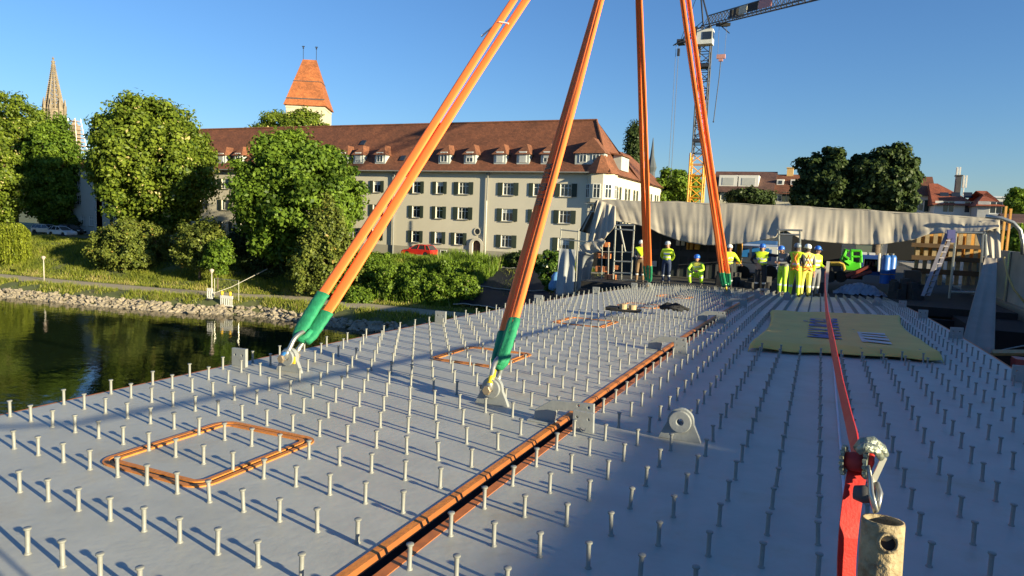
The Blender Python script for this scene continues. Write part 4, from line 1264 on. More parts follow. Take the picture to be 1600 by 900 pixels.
m = MB(); m.box((0, 0, (zt_-4)/2), (7, 7, zt_-4)); m.lathe([(4.2, zt_-4), (.2, zt_+3)], 4); m.obj('tower', M_gothic, st)
m = MB()
for k in range(9):
    z = zt_-k*4; w_ = 7.5+k*.9
    m.box((.25*k, 0, z), (w_, w_, .5)); m.box((.25*k, -w_/2, z+1.1), (w_, .15, .15)); m.box((.25*k+w_/2, 0, z+1.1), (.15, w_, .15))
m.obj('scaffold_deck', mat('scaffold_boards', (.42, .27, .20), .8), st)
m = MB()
for sx in (-1, 1):
    for sy in (-1, 1):
        m.tube([(sx*3.7, sy*3.7, zt_+3), (sx*7.5+1, sy*7.5, zt_-34)], .13, 4)
m.obj('scaffold_tube', M_galv, st)
# small far spire
q = at(1018, 262, 160); m = MB(); m.lathe([(.9, -3), (.9, q.z-1), (1.2, q.z), (.5, q.z+2.5), (.06, q.z+6.8)], 8); o = m.obj('ridge_turret', mat('slate', (.06, .07, .08), .6), loc=(q.x, q.y, 0)); tag(o, 'thin dark turret spire just right of the apartment house roof', 'turret')

# ================================================================== houses behind on the right
M_cream = mat('pale_house_render', (.50, .46, .36), .9, .06, .5)
M_white = mat('white_house_render', (.66, .64, .60), .9, .05, .5)
def hbuild(name, lab, x0, x1, y0, dep, zg, ze, zr, wallm, roofm, wx, wzs, hip=(0, 0), boxes=(), chim=(), small=(), rz=0, shut=True):
    t = thing(name, lab, 'house', ((x0+x1)/2, y0, zg))
    def R_(o, p=None): o.location = Vector(o.location)-Vector(t.location); return o
    holes = [(x-.6, x+.6, z, z+1.35) for x in wx for z in wzs]
    m = MB(); wall_holes(m, x0, x1, zg, ze, holes, y0)
    m.add([(x1, y0, zg), (x1, y0+dep, zg), (x1, y0+dep, ze), (x1, y0+dep/2, zr if not hip[1] else ze), (x1, y0, ze)], [(0, 1, 2, 3, 4)])
    m.add([(x0, y0, zg), (x0, y0, ze), (x0, y0+dep/2, zr if not hip[0] else ze), (x0, y0+dep, ze), (x0, y0+dep, zg)], [(0, 1, 2, 3, 4)])
    m.add([(x0, y0+dep, zg), (x0, y0+dep, ze), (x1, y0+dep, ze), (x1, y0+dep, zg)], [(0, 1, 2, 3)])
    R_(m.obj('wall', wallm, t))
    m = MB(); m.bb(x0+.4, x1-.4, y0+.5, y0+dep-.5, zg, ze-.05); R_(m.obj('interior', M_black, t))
    m = MB(); e = .45; ry = y0+dep/2; a, b = x0+hip[0]-(.3 if not hip[0] else 0), x1-hip[1]+(.3 if not hip[1] else 0)
    T = .12
    m.add([(x0-.3, y0-e, ze-.15), (x1+.3, y0-e, ze-.15), (b, ry, zr), (a, ry, zr), (x1+.3, y0+dep+e, ze-.15), (x0-.3, y0+dep+e, ze-.15)],
          [(0, 1, 2, 3), (4, 5, 3, 2), (1, 4, 2), (5, 0, 3), (0, 5, 4, 1)])
    rf = R_(m.obj('roof', roofm, t))
    sl_ = (zr-ze)/(dep/2)
    for (bx, w_) in boxes:
        m = MB(); yb0 = y0+1.2; zz = ze+sl_*1.0
        m.bb(bx-w_/2, bx+w_/2, yb0, y0+4.5, zz, zz+1.9)
        d = m.obj('box_dormer', M_white, rf)
        MB().bb(bx-w_/2+.5, bx+w_/2-.5, yb0-.04, yb0-.01, zz+.4, zz+1.5).obj('roller_blind', M_blind, d)
    for (bx,) in small:
        m = MB(); yb0 = y0+2.2; zz = ze+sl_*2.0
        m.bb(bx-.5, bx+.5, yb0, yb0+1.5, zz, zz+1.0); d = m.obj('small_dormer', M_white, rf)
        MB().bb(bx-.25, bx+.25, yb0-.04, yb0-.01, zz+.3, zz+.8).obj('dormer_pane', M_pane, d)
    for (cx, h, w_, cm) in chim:
        m = MB(); m.bb(cx-w_/2, cx+w_/2, ry-.5, ry+.5, zr-1.2, zr+h); m.bb(cx-w_/2-.1, cx+w_/2+.1, ry-.6, ry+.6, zr+h, zr+h+.15); m.obj('chimney', cm, rf)
    for x in wx:
        for z in wzs: window(t, x, z, 1.2, 1.35, y0+.12, shut=shut, sill=False)
    return t, rf
HY = 110
xa, xb_ = at(1112, 300, HY).x, at(1206, 300, HY).x
hbuild('terraced_house', 'long dark-roofed house with two white box dormers right of the crane mast', xa, xb_-.02, HY, 11, -3, at(1150, 299, HY).z, at(1150, 268, HY+5.5).z, M_cream, M_tile_b,
       [at(p, 310, HY).x for p in (1132, 1160, 1188)], [at(1150, 313, HY).z, 1.4], boxes=[(at(1136, 285, HY).x, 2.7), (at(1168, 285, HY).x, 2.9)])
ch_y = mat('ochre_chimney', (.55, .36, .14), .8)
hbuild('terraced_house', 'brown-roofed house with an ochre chimney and two tiny dormers left of the dark trees', xb_+.02, at(1345, 300, HY).x, HY-.1, 10.8, -3, at(1250, 302, HY).z, at(1250, 273, HY+5.5).z, M_cream, M_tile,
       [at(p, 310, HY).x for p in (1215, 1242, 1285, 1320)], [at(1250, 315, HY).z, 1.0], small=[(at(1218, 285, HY).x,), (at(1240, 285, HY).x,)], chim=[(at(1232, 270, HY).x, .9, .9, ch_y), (at(1277, 270, HY).x, .6, .7, ch_y)])
hbuild('gabled_house', 'brown-roofed house with white wall between the dark trees and the red-roofed house', at(1395, 300, 100).x, at(1459, 300, 100).x, 100, 10, -3, at(1430, 304, 100).z, at(1440, 276, 105).z, M_white, M_tile,
       [at(1436, 312, 100).x], [at(1436, 330, 100).z], small=[(at(1433, 290, 100).x,)])
t, rf = hbuild('red_roofed_house', 'white house with bright red hipped roof carrying two mobile phone antennas', at(1461, 320, 96).x, at(1526, 320, 96).x, 96, 10, -3, at(1490, 319, 96).z, at(1490, 287, 101).z, M_white, M_tile_r,
       [at(p, 325, 96).x for p in (1482, 1516)], [at(1482, 332, 96).z, at(1482, 332, 96).z-3.2], hip=(0, 3.5), chim=[(at(1497, 285, 101).x, .9, .55, M_girder)], shut=False)
for px in (1475, 1493, 1512):
    p = at(px, 305, 98.2); MB().box((p.x, p.y-.25, p.z), (.9, .1, .9), M=Matrix.Rotation(-.8, 3, 'X')).obj('skylight', M_pane, rf)
for px, y1_, y2_ in ((1495, 263, 287), (1506, 276, 292)):
    p = at(px, y2_, 101); q = at(px, y1_, 101); m = MB(); m.tube([(p.x, p.y, p.z-1), (p.x, p.y, q.z)], .05, 6)
    for a in range(3): m.box((p.x+.22*math.cos(a*2.1), p.y+.22*math.sin(a*2.1), q.z-.6), (.16, .12, 1.5))
    m.obj('antenna', M_white, rf)
hbuild('annex_house', 'grey annex with solar roof and red hip beside the red-roofed house', at(1527, 330, 92).x, at(1564, 330, 92).x, 92, 9, -3, at(1545, 320, 92).z, at(1545, 298, 96).z, mat('grey_render', (.36, .36, .37), .9), M_tile_r,
       [at(1556, 328, 92).x], [at(1556, 334, 92).z], hip=(1.5, 1.8), shut=False)
hbuild('timber_house', 'small gabled house among the bushes at the right edge', at(1578, 345, 84).x, at(1612, 345, 84).x, 84, 7, -3, at(1590, 348, 84).z, at(1590, 334, 87).z, M_cream, M_tile_b, [at(1592, 350, 84).x], [1.2], shut=False)
hbuild('far_block', 'pale flat-roofed block far away at the right edge', at(1556, 310, 300).x, at(1640, 310, 300).x, 300, 14, -2, at(1590, 309, 300).z, at(1590, 307, 307).z, M_white, M_white, [at(p, 315, 300).x for p in (1570, 1580, 1590)], [at(1580, 318, 300).z], shut=False)
# ================================================================== tower crane
M_cry = mat('crane_yellow', (.62, .28, .02), .5, .12, 6)
M_crd = mat('crane_dark_steel', (.028, .032, .045), .6, .15, 6)
CYY = 90
cb = at(1085, 313, CYY)
tc_ = thing('tower_crane', 'tower crane with yellow lower mast and dark jib reaching out to the upper right', 'tower crane', (-15.0, CYY, -3))
def CR(m, name, mt, par=tc_, **k):
    o = m.obj(name, mt, par, **k)
    if par is tc_: o.location = -Vector(tc_.location)
    return o
def lattice(m, a, b, wv, hv, n, r, rd):
    a, b = Vector(a), Vector(b); d = (b-a)
    cs_ = [wv*s+hv*t for s, t in ((-.5, -.5), (.5, -.5), (.5, .5), (-.5, .5))]
    for c in cs_: m.tube([a+c, b+c], r, 5)
    for k in range(n):
        p, q = a+d*(k/n), a+d*((k+1)/n)
        for i in range(4):
            c0, c1 = cs_[i], cs_[(i+1) % 4]
            m.tube([p+c0, q+c1] if k % 2 else [p+c1, q+c0], rd, 4); m.tube([p+c0, p+c1], rd, 4)
X_, Y_ = Vector((1, 0, 0)), Vector((0, 1, 0))
zs_y = at(1088, 240, CYY).z; zc = at(1101, 68, CYY).z
m = MB(); lattice(m, (-15, CYY, -3), (-15, CYY, zs_y), X_*1.7, Y_*1.7, 10, .11, .06); CR(m, 'lower_mast', M_cry)
m = MB(); lattice(m, (-15, CYY, zs_y), (-15, CYY, zc), X_*1.35, Y_*1.35, 12, .085, .05)
for zz in (at(1094, 220, CYY).z, at(1100, 104, CYY).z): m.box((-15, CYY, zz), (1.5, 1.5, .35))
CR(m, 'upper_mast', M_crd)
zk = at(1103, 62, CYY).z
m = MB(); m.box((-14.9, CYY-.9, zk), (1.9, 1.4, 1.75)); cabn = CR(m, 'cab', mat('cab_white', (.6, .6, .58), .5))
m = MB(); m.box((-14.6, CYY-1.62, zk+.1), (1.1, .05, .9)); m.box((-13.93, CYY-1.0, zk+.2), (.05, 1.0, .8)); CR(m, 'cab_window', M_pane, cabn)
m = MB(); m.box((-15.6, CYY-1.0, zk-.1), (.5, 1.0, 1.4)); CR(m, 'cab_ladder_box', M_crd)
top = Vector((-15, CYY, at(1106, 40, CYY).z))
m = MB(); lattice(m, (-15, CYY, zc), top, X_*1.0, Y_*1.0, 3, .09, .06); apex = at(1094, -20, CYY+2); m.tube([top+X_*.4, apex], .11, 5); m.tube([top-X_*.4, apex], .11, 5)
CR(m, 'tower_head', M_crd)
je = at(1312, -12, 56); j0 = top.copy()
jd = (je-j0); jd2 = jd*1.5
m = MB(); side = jd.cross(Vector((0, 0, 1))).normalized()
e0 = j0+jd*1.6
for s in (-.5, .5): m.tube([j0+side*s, e0+side*s], .075, 5)
m.tube([j0+Vector((0, 0, 1.15))+jd*.02, e0+Vector((0, 0, 1.0))], .08, 5)
nj = 44
for k in range(nj):
    p, q = j0+jd*1.6*(k/nj), j0+jd*1.6*((k+1)/nj); t_ = (p+q)/2+Vector((0, 0, 1.1))
    for s in (-.5, .5): m.tube([p+side*s, t_], .035, 4); m.tube([t_, q+side*s], .035, 4)
    m.tube([p-side*.5, q+side*.5], .03, 4)
jib = CR(m, 'jib', M_crd)
u = jd.normalized(); Mj = Matrix((u, side, u.cross(side))).transposed()
for a, b, mm in ((.40, .47, M_cream), (.475, .56, M_black), (.565, .66, mat('faded_red_sign', (.50, .17, .15), .6))):
    m = MB(); c = j0+jd*((a+b)/2)+Vector((0, 0, .55))+side*.5; m.box(c, (jd.length*(b-a), .05, .75), M=Mj); CR(m, 'sign_panel', mm, jib)
m = MB(); c = j0+jd*.20+Vector((0, 0, -.35)); m.box(c, (1.7, 1.2, .35), M=Mj); m.tube([c+side*.4, c-side*.9+Vector((0, 0, -.9))-u*.4], .06, 4); trol = CR(m, 'trolley', M_black, jib)
for f_ in (.31, .35): m = MB(); m.box(j0+jd*f_+Vector((0, 0, .5)), (.9, .8, .8), M=Mj); CR(m, 'floodlight', M_black, jib)
ce = at(1057, 71, 104)
m = MB(); cdv = ce-top; sd = cdv.cross(Vector((0, 0, 1))).normalized()
for s in (-.45, .45): m.tube([top+sd*s, ce+sd*s], .09, 5)
for k in range(8): p = top+cdv*(k/8); q = top+cdv*((k+1)/8); m.tube([p+sd*.45, q-sd*.45], .05, 4)
m.tube([top+Vector((0, 0, .9))+cdv*.1, ce+Vector((0, 0, .5))-cdv*.25], .06, 4)
m.box(top+cdv*.35+Vector((0, 0, .3)), (.8, .8, .9)); m.box(ce-cdv*.18, (1.0, 1.4, .6)); CR(m, 'counter_jib', M_crd)
m = MB(); m.tube([ce-cdv*.12, apex], .04, 4); m.tube([apex, j0+jd*1.3+Vector((0, 0, 1))], .035, 4); CR(m, 'stay_cable', M_crd)
m = MB(); cc_ = ce-cdv*.1
q = at(1055, 260, 104)
m.tube([cc_, (cc_.x, cc_.y, -2)], .035, 4); m.tube([cc_+Vector((-.4, 0, 0)), (cc_.x-.4, cc_.y, -2)], .03, 4); m.box((cc_.x, cc_.y, cc_.z-1.2), (.35, .35, 1.0)); CR(m, 'hanging_rope', M_crd)
hk = j0+jd*.20
hz = at(1134, 88, hk.y); hx = hk
ang = hk+Vector((0, 0, -.5))
zhk = at(1134, 88, hk.y).z
hb = thing('crane_hook_block', 'pale pink crane hook block hanging from the jib trolley with a long chain below it', 'hook block', (hk.x, hk.y, zhk))
m = MB()
for s in (-.42, .42): m.tube([(s*.9, 0, .2), (s, 0, ang.z-zhk)], .02, 4)
m.obj('hoist_rope', M_crd, hb)
m = MB(); m.box((0, 0, 0), (.95, .35, .45)); m.box((0, 0, -.35), (.45, .3, .35)); m.obj('block', mat('faded_pink_paint', (.50, .25, .22), .6), hb)
m = MB(); m.tube([(0, 0, -.4), (-.05, 0, -2.3), (-.35, 0, -7.2)], .05, 5); m.lathe([(.02, -.1), (.1, 0), (.02, .15)], 6, (-.37, 0, -7.3)); m.obj('chain', M_crd, hb)

# ================================================================== cars
M_tyre = mat('tyre', (.02, .02, .02), .8)
M_rim = mat('alloy_rim', (.5, .5, .5), .35, metal=.7)
M_lampw = mat('headlamp', (.7, .72, .7), .15)
M_lampr = mat('tail_lamp', (.45, .02, .02), .25)
def car(name, lab, loc, rz, paint, hatch=True, L=4.1, wag=0):
    t = thing(name, lab, 'car', loc, rz, None)
    W = 1.72; Hh = 1.48
    body = [(-L/2, .35), (-L/2+.02, .75), (-L/2+.15, .88), (L/2-1.1, .93), (L/2-.3, .84), (L/2-.02, .62), (L/2, .32), (L/2-.1, .2), (-L/2+.1, .2)]
    # profile with wheel arches
    def arch(cx): return [(cx+.36*math.cos(math.radians(a)), .3+.36*math.sin(math.radians(a))) for a in range(0, 181, 20)]
    prof = [(-L/2, .35), (-L/2+.02, .78), (-L/2+.10, .90), (-.2, .93), (L/2-1.15, .93), (L/2-.3, .80), (L/2-.03, .60), (L/2, .32)]
    prof += [(L/2-.12, .2)]+[(x, z) for x, z in arch(L/2-.82)]+[(x, z) for x, z in arch(-L/2+.75)]+[(-L/2+.1, .2)]
    m = MB(); m.prism(prof, -W/2, W/2); b_ = m.obj('body', paint, t, bevel=.03)
    # cabin
    rx = -L/2+.55 if hatch else -L/2+.25
    m = MB(); lo = [(-L/2+.12, .90), (L/2-1.05, .92)]; up = [(rx, Hh-.06), (rx+.4, Hh), (L/2-2.1, Hh-.01), (L/2-1.95, Hh-.05)]
    poly = [lo[0], *up, lo[1]]
    vs = []
    for s in (-1, 1):
        for x, z in poly: vs.append((x, s*(W/2-.04-(.20 if z > 1 else 0)), z))
    n = len(poly)
    m.add(vs, [tuple(reversed(range(n))), tuple(n+i for i in range(n))]+[(i, (i+1) % n, n+(i+1) % n, n+i) for i in range(n)])
    m.obj('cabin_glass', M_pane, t)
    m = MB()
    rf_ = [(up[0][0]-.03, up[0][1]-.01), (up[1][0], up[1][1]+.02), (up[2][0], up[2][1]+.02), (up[3][0]+.04, up[3][1]-.02), (up[3][0]-.02, up[3][1]-.06), (up[0][0]+.02, up[0][1]-.06)]
    m.prism(rf_, -(W/2-.23), W/2-.23)
    for s in (-1, 1):
        for a, b in (((L/2-1.05, .92), up[3]), ((-.25, .93), (-.35, Hh-.02)), ((-L/2+.12, .90), up[0]), ((-L/2+.75, .92), (-L/2+.95, Hh-.02))):
            m.tube([(a[0], s*(W/2-.03), a[1]), (b[0], s*(W/2-.23), b[1])], .035, 5)
    m.obj('roof', paint, t)
    for cx in (L/2-.82, -L/2+.75):
        for s in (-1, 1):
            m = MB(); M_ = Matrix.Rotation(PI/2, 3, 'X'); m.lathe([(.17, -.1), (.29, -.1), (.31, -.07), (.31, .07), (.29, .1), (.17, .1)], 18, (cx, s*(W/2-.12), .31), M_); w_ = m.obj('wheel', M_tyre, t)
            m = MB(); m.lathe([(.19, -.085), (.19, .085)], 14, (cx, s*(W/2-.12), .31), M_); m.obj('rim', M_rim, w_)
    for s in (-1, 1):
        MB().box((L/2-.12, s*.62, .68), (.24, .34, .15)).obj('headlight', M_lampw, t)
        MB().box((-L/2+.05, s*.70, .80), (.12, .2, .2)).obj('tail_light', M_lampr, t)
        MB().box((L/2-1.25, s*(W/2+.08), .98), (.12, .16, .12)).obj('mirror', paint, t)
    return t
M_red = mat('red_car_paint', (.50, .025, .02), .25, .05, 2)
M_silver = mat('silver_car_paint', (.45, .47, .50), .3, .05, 2, metal=.3)
M_wcar = mat('white_car_paint', (.62, .63, .64), .3, .05, 2)
M_blk = mat('black_car_paint', (.02, .022, .026), .25, .05, 2)
rcx = at(655, 400, 70.6); car('parked_car', 'red hatchback parked in front of the cream house, half hidden by reeds', (rcx.x, 70.6, -3.17), PI, M_red)
p = at(72, 364, 67); car('parked_car', 'silver estate car parked under the trees left of the apartment house', (p.x, 67.2, -3.25), .15, M_silver, False, 4.6)
p = at(98, 366, 66); car('parked_car', 'white small car parked under the trees, nearest the house end', (p.x+.5, 65.6, -3.3), .1, M_wcar, True, 3.9)
p = at(116, 364, 70); car('parked_car', 'black car parked at the corner of the apartment house under the trees', (p.x, 69.5, -3.2), .2, M_blk, True, 4.1)

# ================================================================== lamp posts, barriers, rope
M_lpost = mat('grey_lamp_post', (.45, .42, .36), .6)
def lamppost(px, pyb, pyt, Y, lab):
    b = at(px, pyb, Y); b.z = gz(b.x, Y); h = at(px, pyt, Y).z-b.z
    t = thing('street_lamp', lab, 'street lamp', b)
    MB().tube([(0, 0, 0), (0, 0, h*.5), (0, 0, h-.35)], [.07, .055, .045], 8).obj('pole', M_lpost, t, smooth=True)
    m = MB(); m.lathe([(.10, h-.40), (.22, h-.14), (.22, h-.10), (.05, h)], 12); m.obj('lantern', mat('lamp_lantern', (.55, .42, .36), .4), t)
lamppost(69, 440, 400, 48.8, 'path lamp with a small conical lantern near the willow')
lamppost(331, 462, 420, 49.6, 'path lamp post with white board at its foot beside the fence barriers')
M_bar = mat('white_barrier_plastic', (.72, .70, .66), .5, .06, 4)
M_bred = mat('barrier_red', (.55, .06, .04), .5)
M_yl = mat('amber_lamp', (.85, .50, .03), .4)
def barrier(px, py, wpx, Y, lab, lamps=True):
    b = at(px, py, Y); b.z = gz(b.x, Y); k = wpx/FOC*((b-Vector(_C)).dot(Vector(_f)))
    t = thing('barrier', lab, 'barrier', b, .08)
    m = MB(); m.bb(-k/2, k/2, -.03, .03, .85, 1.15); m.bb(-k/2, k/2, -.03, .03, .12, .25)
    for q in range(int(k/.22)+1): m.bb(-k/2+q*.22, -k/2+q*.22+.09, -.02, .02, .25, .85)
    m.obj('fence_panel', M_bar, t)
    m = MB()
    for s in (-k/2+.2, k/2-.2): m.bb(s-.1, s+.1, -.3, .3, 0, .12)
    m.obj('foot', M_black, t)
    if lamps:
        for s in (-k*.36, k*.3): m = MB(); m.bb(s-.06, s+.06, -.06, .06, 1.15, 1.27); m.lathe([(.11, 1.27), (.13, 1.36), (.11, 1.52), (.04, 1.56)], 10, (s, 0, 0)); m.obj('warning_lamp', M_yl, t)
barrier(354, 463, 24, 49.2, 'white picket barrier with two amber warning lamps on the river path')
barrier(328, 461, 11, 49.4, 'narrow white board barrier at the foot of the lamp post', False)
b = at(354, 460, 50.2)
m = MB(); z0 = gz(b.x, 50.2)
for x_ in (-1.6, 1.6): m.tube([(b.x+x_, 50.2, z0), (b.x+x_, 50.2, z0+2.0)], .022, 6)
for z_ in (.15, 2.0): m.tube([(b.x-1.6, 50.2, z0+z_), (b.x+1.6, 50.2, z0+z_)], .022, 6)
for k in range(24): m.tube([(b.x-1.6+k*3.2/23, 50.2, z0+.15), (b.x-1.6+k*3.2/23, 50.2, z0+2.0)], .004, 3)
o = m.obj('mesh_fence', M_galv); tag(o, 'tall wire mesh fence panel standing behind the white barriers', 'fence')
a_, b_ = at(418, 420, 57), at(300, 470, 48.6)
m = MB(); m.tube([a_, a_.lerp(b_, .5)+Vector((0, 0, -.3)), b_], .03, 5); o = m.obj('guy_rope', M_lpost); tag(o, 'pale taut rope running from the dark shrubs down to the water edge', 'rope')

# black ground sheet on the bank
M_bsheet = mat('black_plastic_sheet', (.014, .015, .020), .55, .3, 3, bump=.5, bscale=1.2, spec=.3)
m = MB(); nu, nv = 24, 12; vs = []
rng = np.random.default_rng(4)
for j in range(nv+1):
    for i in range(nu+1):
        u, v = i/nu, j/nv
        s = 8.0+v*10.2; x = -31.5+u*12.5+(.0 if v < .5 else .8*(v-.5)); y = shore(x)+s
        vs.append((x, y, float(np.interp(s, PS, PZ))+.40+.10*math.sin(u*9+v*5)+rng.normal()*.03))
m.add(vs, [(j*(nu+1)+i, j*(nu+1)+i+1, (j+1)*(nu+1)+i+1, (j+1)*(nu+1)+i) for j in range(nv) for i in range(nu)])
o = m.obj('ground_sheet', M_bsheet, smooth=True); tag(o, 'black plastic sheet laid over the bank slope beside the reeds', 'plastic sheet')
m = MB()
for v in (.05, .42, .97):
    m.tube([(vs[int(v*nv)*(nu+1)+i][0], vs[int(v*nv)*(nu+1)+i][1]-.02, vs[int(v*nv)*(nu+1)+i][2]+.06) for i in range(nu+1)], .05, 5)
m.obj('edge_lath', mat('lath_grey', (.3, .28, .24), .8), o)
# blue sack
p = at(866, 440, 57.5)
m = MB(); m.lathe([(.25, -.8), (.38, -.4), (.3, .1), (.42, .4), (.28, .8), (.05, .95)], 9, M=Matrix.Rotation(.35, 3, 'Y')); o = m.obj('blue_sheet', mat('blue_plastic', (.10, .25, .50), .5, .2, 3), loc=p, smooth=True); tag(o, 'crumpled blue plastic sheet beside the grey scaffold sheeting', 'plastic sheet')

# ================================================================== bridge behind, abutment, platform
M_conc = mat('dark_concrete', (.16, .145, .125), .9, .15, 1.2, bump=.3, bscale=10, dirt=(.07, .065, .06), dscale=.8, damt=.7)
M_conc_l = mat('tan_concrete', (.34, .29, .22), .9, .12, 1, bump=.3, bscale=10)
PZf = -.78
pier = thing('work_platform', 'dark work platform at the end of the deck on which the site machines stand', 'platform', (-2, 44, PZf))
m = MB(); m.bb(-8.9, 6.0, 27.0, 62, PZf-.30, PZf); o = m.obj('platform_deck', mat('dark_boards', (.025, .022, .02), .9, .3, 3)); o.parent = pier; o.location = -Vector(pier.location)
m = MB(); m.bb(-8.8, 5.8, 31, 32.2, -8.6, PZf-.3);  o = m.obj('void_backing', M_black); o.parent = pier; o.location = -Vector(pier.location)  # black wall added for the shaded void under the platform
# black blocks added for the deep shade in the open gap on the right
hang = MB(); hang.bb(4.2, 6.1, 23.5, 27.2, -8.6, -1.0); hang.bb(2.6, 4.2, 26.6, 27.0, -8.6, -1.15); o = hang.obj('gap_shade_block', M_black); tag(o, 'black block added for the shaded open gap below the right scaffold', 'pier')
# old bridge on the right
OB = thing('old_bridge', 'old concrete road bridge at the right edge with sheeted railing', 'bridge', (14, 25, -1.5))
def OBO(m, n, mt):
    o = m.obj(n, mt, OB); o.location = -Vector(OB.location); return o
obx = at(1580, 484, 30).x; zob = at(1580, 480, 30).z
m = MB(); m.bb(obx, 20, -25, 70, zob-.45, zob+.05); m.bb(obx+1.2, 18, -25, 70, zob-1.6, zob-.45); OBO(m, 'bridge_slab', M_conc_l)
for yy in (-15, 12, 52): m = MB(); m.bb(obx+1.5, 17, yy, yy+1.5, -8.7, zob-1.6); OBO(m, 'pier', M_conc)
zt_ob = at(1580, 394, 30).z
m = MB()
for k in range(60):
    y = 20+k*.5; m.bb(obx+.25, obx+.31 if k % 2 else obx+.35, y, y+.5, zob+.05, zt_ob)
OBO(m, 'sheet_railing', mat('grey_sheet_metal', (.36, .37, .37), .6, .15, 1.5))
for yy in (24, 28, 32): m = MB(); m.tube([(obx+.2, yy, zob), (obx+.2, yy, zt_ob)], .05, 6); OBO(m, 'railing_post', M_galv)
# unseen container row added on the old bridge to shade the right deck panel
M_cont = mat('shade_container_grey', (.22, .24, .25), .6, .12, 1)
for k in range(6):
    y0 = -16+k*6.2
    h = 2.455+.024*k-(zob+.05)
    t = thing('shade_container', 'unseen grey container added on the old bridge to shade the right deck', 'container', (obx+4.6, y0+3, zob+.05), 0, 'added shade containers on the old bridge')
    m = MB(); m.bb(-1.2, 1.2, -3, 3, .12, h)
    for q in range(28): m.bb(-1.225, -1.2, -2.85+q*.205, -2.85+q*.205+.1, .3, h-.2)
    m.obj('container_body', M_cont, t); m = MB()
    for a in (-1.15, 1.15):
        for b in (-2.95, 2.95): m.bb(a-.08, a+.08, b-.08, b+.08, 0, h+.02)
    m.obj('corner_post', M_cont, t)
# bent grey pole
m = MB(); p0 = at(1555, 340, 29.5); 
pp = [at(1540, 338, 29.5), at(1565, 341, 29.5), at(1583, 348, 29.5), at(1594, 360, 29.5), at(1598, 378, 29.5), at(1598, 398, 29.5)]
m.tube(pp, .07, 8); o = m.obj('bent_pole', M_galv, smooth=True); tag(o, 'grey bent tube arching over the right corner of the tent sheet', 'tube')
# hose on the sheet
pp = [at(1569, 402, 29), at(1574, 428, 28.6), at(1584, 452, 28.4), at(1602, 474, 28)]
m = MB(); m.tube(pp, .035, 6); o = m.obj('hose', mat('ochre_hose', (.45, .34, .12), .5), smooth=True); tag(o, 'ochre hose hanging in a curve over the grey railing sheet', 'hose')
# brown timber beam at the right below the deck edge
a_, b_ = at(1550, 551, 16), at(1612, 551, 16); m = MB(); m.tube([a_, b_], .06, 4); o = m.obj('timber_beam', M_wood); tag(o, 'brown timber beam jutting out below the deck at the right edge', 'beam')
m = MB(); m.tube([at(1556, 549, 18), at(1580, 544, 18), at(1612, 538, 18)], .015, 4); o = m.obj('cable', M_galv); tag(o, 'thin white cable above the brown beam at the right edge', 'cable')
m = MB(); m.box(at(1600, 575, 13), (.3, .3, .3)); o = m.obj('red_box', mat('red_plastic', (.35, .05, .04), .5)); tag(o, 'small red box at the right edge below the deck', 'box')

# ================================================================== the sheet tent
M_tarp = mat('grey_beige_tarpaulin', (.39, .345, .285), .8, .08, .9, bump=.25, bscale=2.5, dirt=(.30, .26, .20), dscale=.7, damt=.45, trans=0)
M_tarpg = mat('grey_debris_sheet', (.34, .35, .36), .7, .12, 1.5, bump=.3, bscale=3, dirt=(.22, .22, .22), dscale=1.5, damt=.5)
tent = thing('sheet_tent', 'long beige tarpaulin tent hung across the bridge end over the building site', 'tent', (-2, 30, 2.4))
def TO(o): o.location = Vector(o.location)-Vector(tent.location); return o
def interp(tab, x): return float(np.interp(x, [a for a, b in tab], [b for a, b in tab]))
TOPL = [(930, 313), (938, 312), (1010, 314), (1110, 317), (1225, 321), (1300, 325), (1400, 331), (1500, 337), (1561, 342)]
BOTL = [(930, 368), (945, 350), (962, 345), (992, 350), (1015, 357), (1035, 367), (1060, 376), (1100, 383), (1130, 383), (1160, 380), (1212, 371), (1216, 362), (1228, 360), (1252, 374), (1300, 379), (1340, 382), (1375, 382), (1425, 375), (1450, 366), (1480, 363), (1540, 360), (1561, 355)]
TY0, TYs = 30.0, 0.0
_fr = np.random.default_rng(31).uniform(0, 1, (64, 64))
def fold(x, y):
    i, j = int(math.floor(x)), int(math.floor(y)); a, b = x-i, y-j
    a, b = a*a*(3-2*a), b*b*(3-2*b)
    g = lambda p_, q_: _fr[p_ % 64, q_ % 64]
    return (g(i, j)*(1-a)+g(i+1, j)*a)*(1-b)+(g(i, j+1)*(1-a)+g(i+1, j+1)*a)*b
m = MB(); NU, NV = 300, 30; vs = []
rng = np.random.default_rng(7)
for j in range(NV+1):
    v = j/NV
    for i in range(NU+1):
        px = 932+i/NU*(1561-932)
        yt, yb = interp(TOPL, px), interp(BOTL, px)
        py = yt+(yb-yt)*v
        Y = TY0-.55*v**1.3*(.6+.4*math.sin(px*.017))
        sl = px+(px-1200)*.02*v
        sl2 = px+(px-1200)*.03*v+10*v*math.sin(px*.012)
        Y += (.10*(fold(sl2*.035, v*1.6)-.5)+.055*(fold(sl2*.11+40, v*1.3+5)-.5)+.035*(fold(sl2*.3+9, v*1.5+2)-.5))*(.25+v)
        Y += .09*(fold(px*.012+3, v*4.5+px*.004)-.5)*v
        p = at(px, py, Y); vs.append(p)
m.add(vs, [(j*(NU+1)+i, (j+1)*(NU+1)+i, (j+1)*(NU+1)+i+1, j*(NU+1)+i+1) for j in range(NV) for i in range(NU)])
o = TO(m.obj('front_sheet', M_tarp, tent, smooth=True)); o.modifiers.new('s', 'SOLIDIFY').thickness = .03
tl, tr = at(935, 312, 30), at(1561, 342, 30)
m = MB(); vs = []
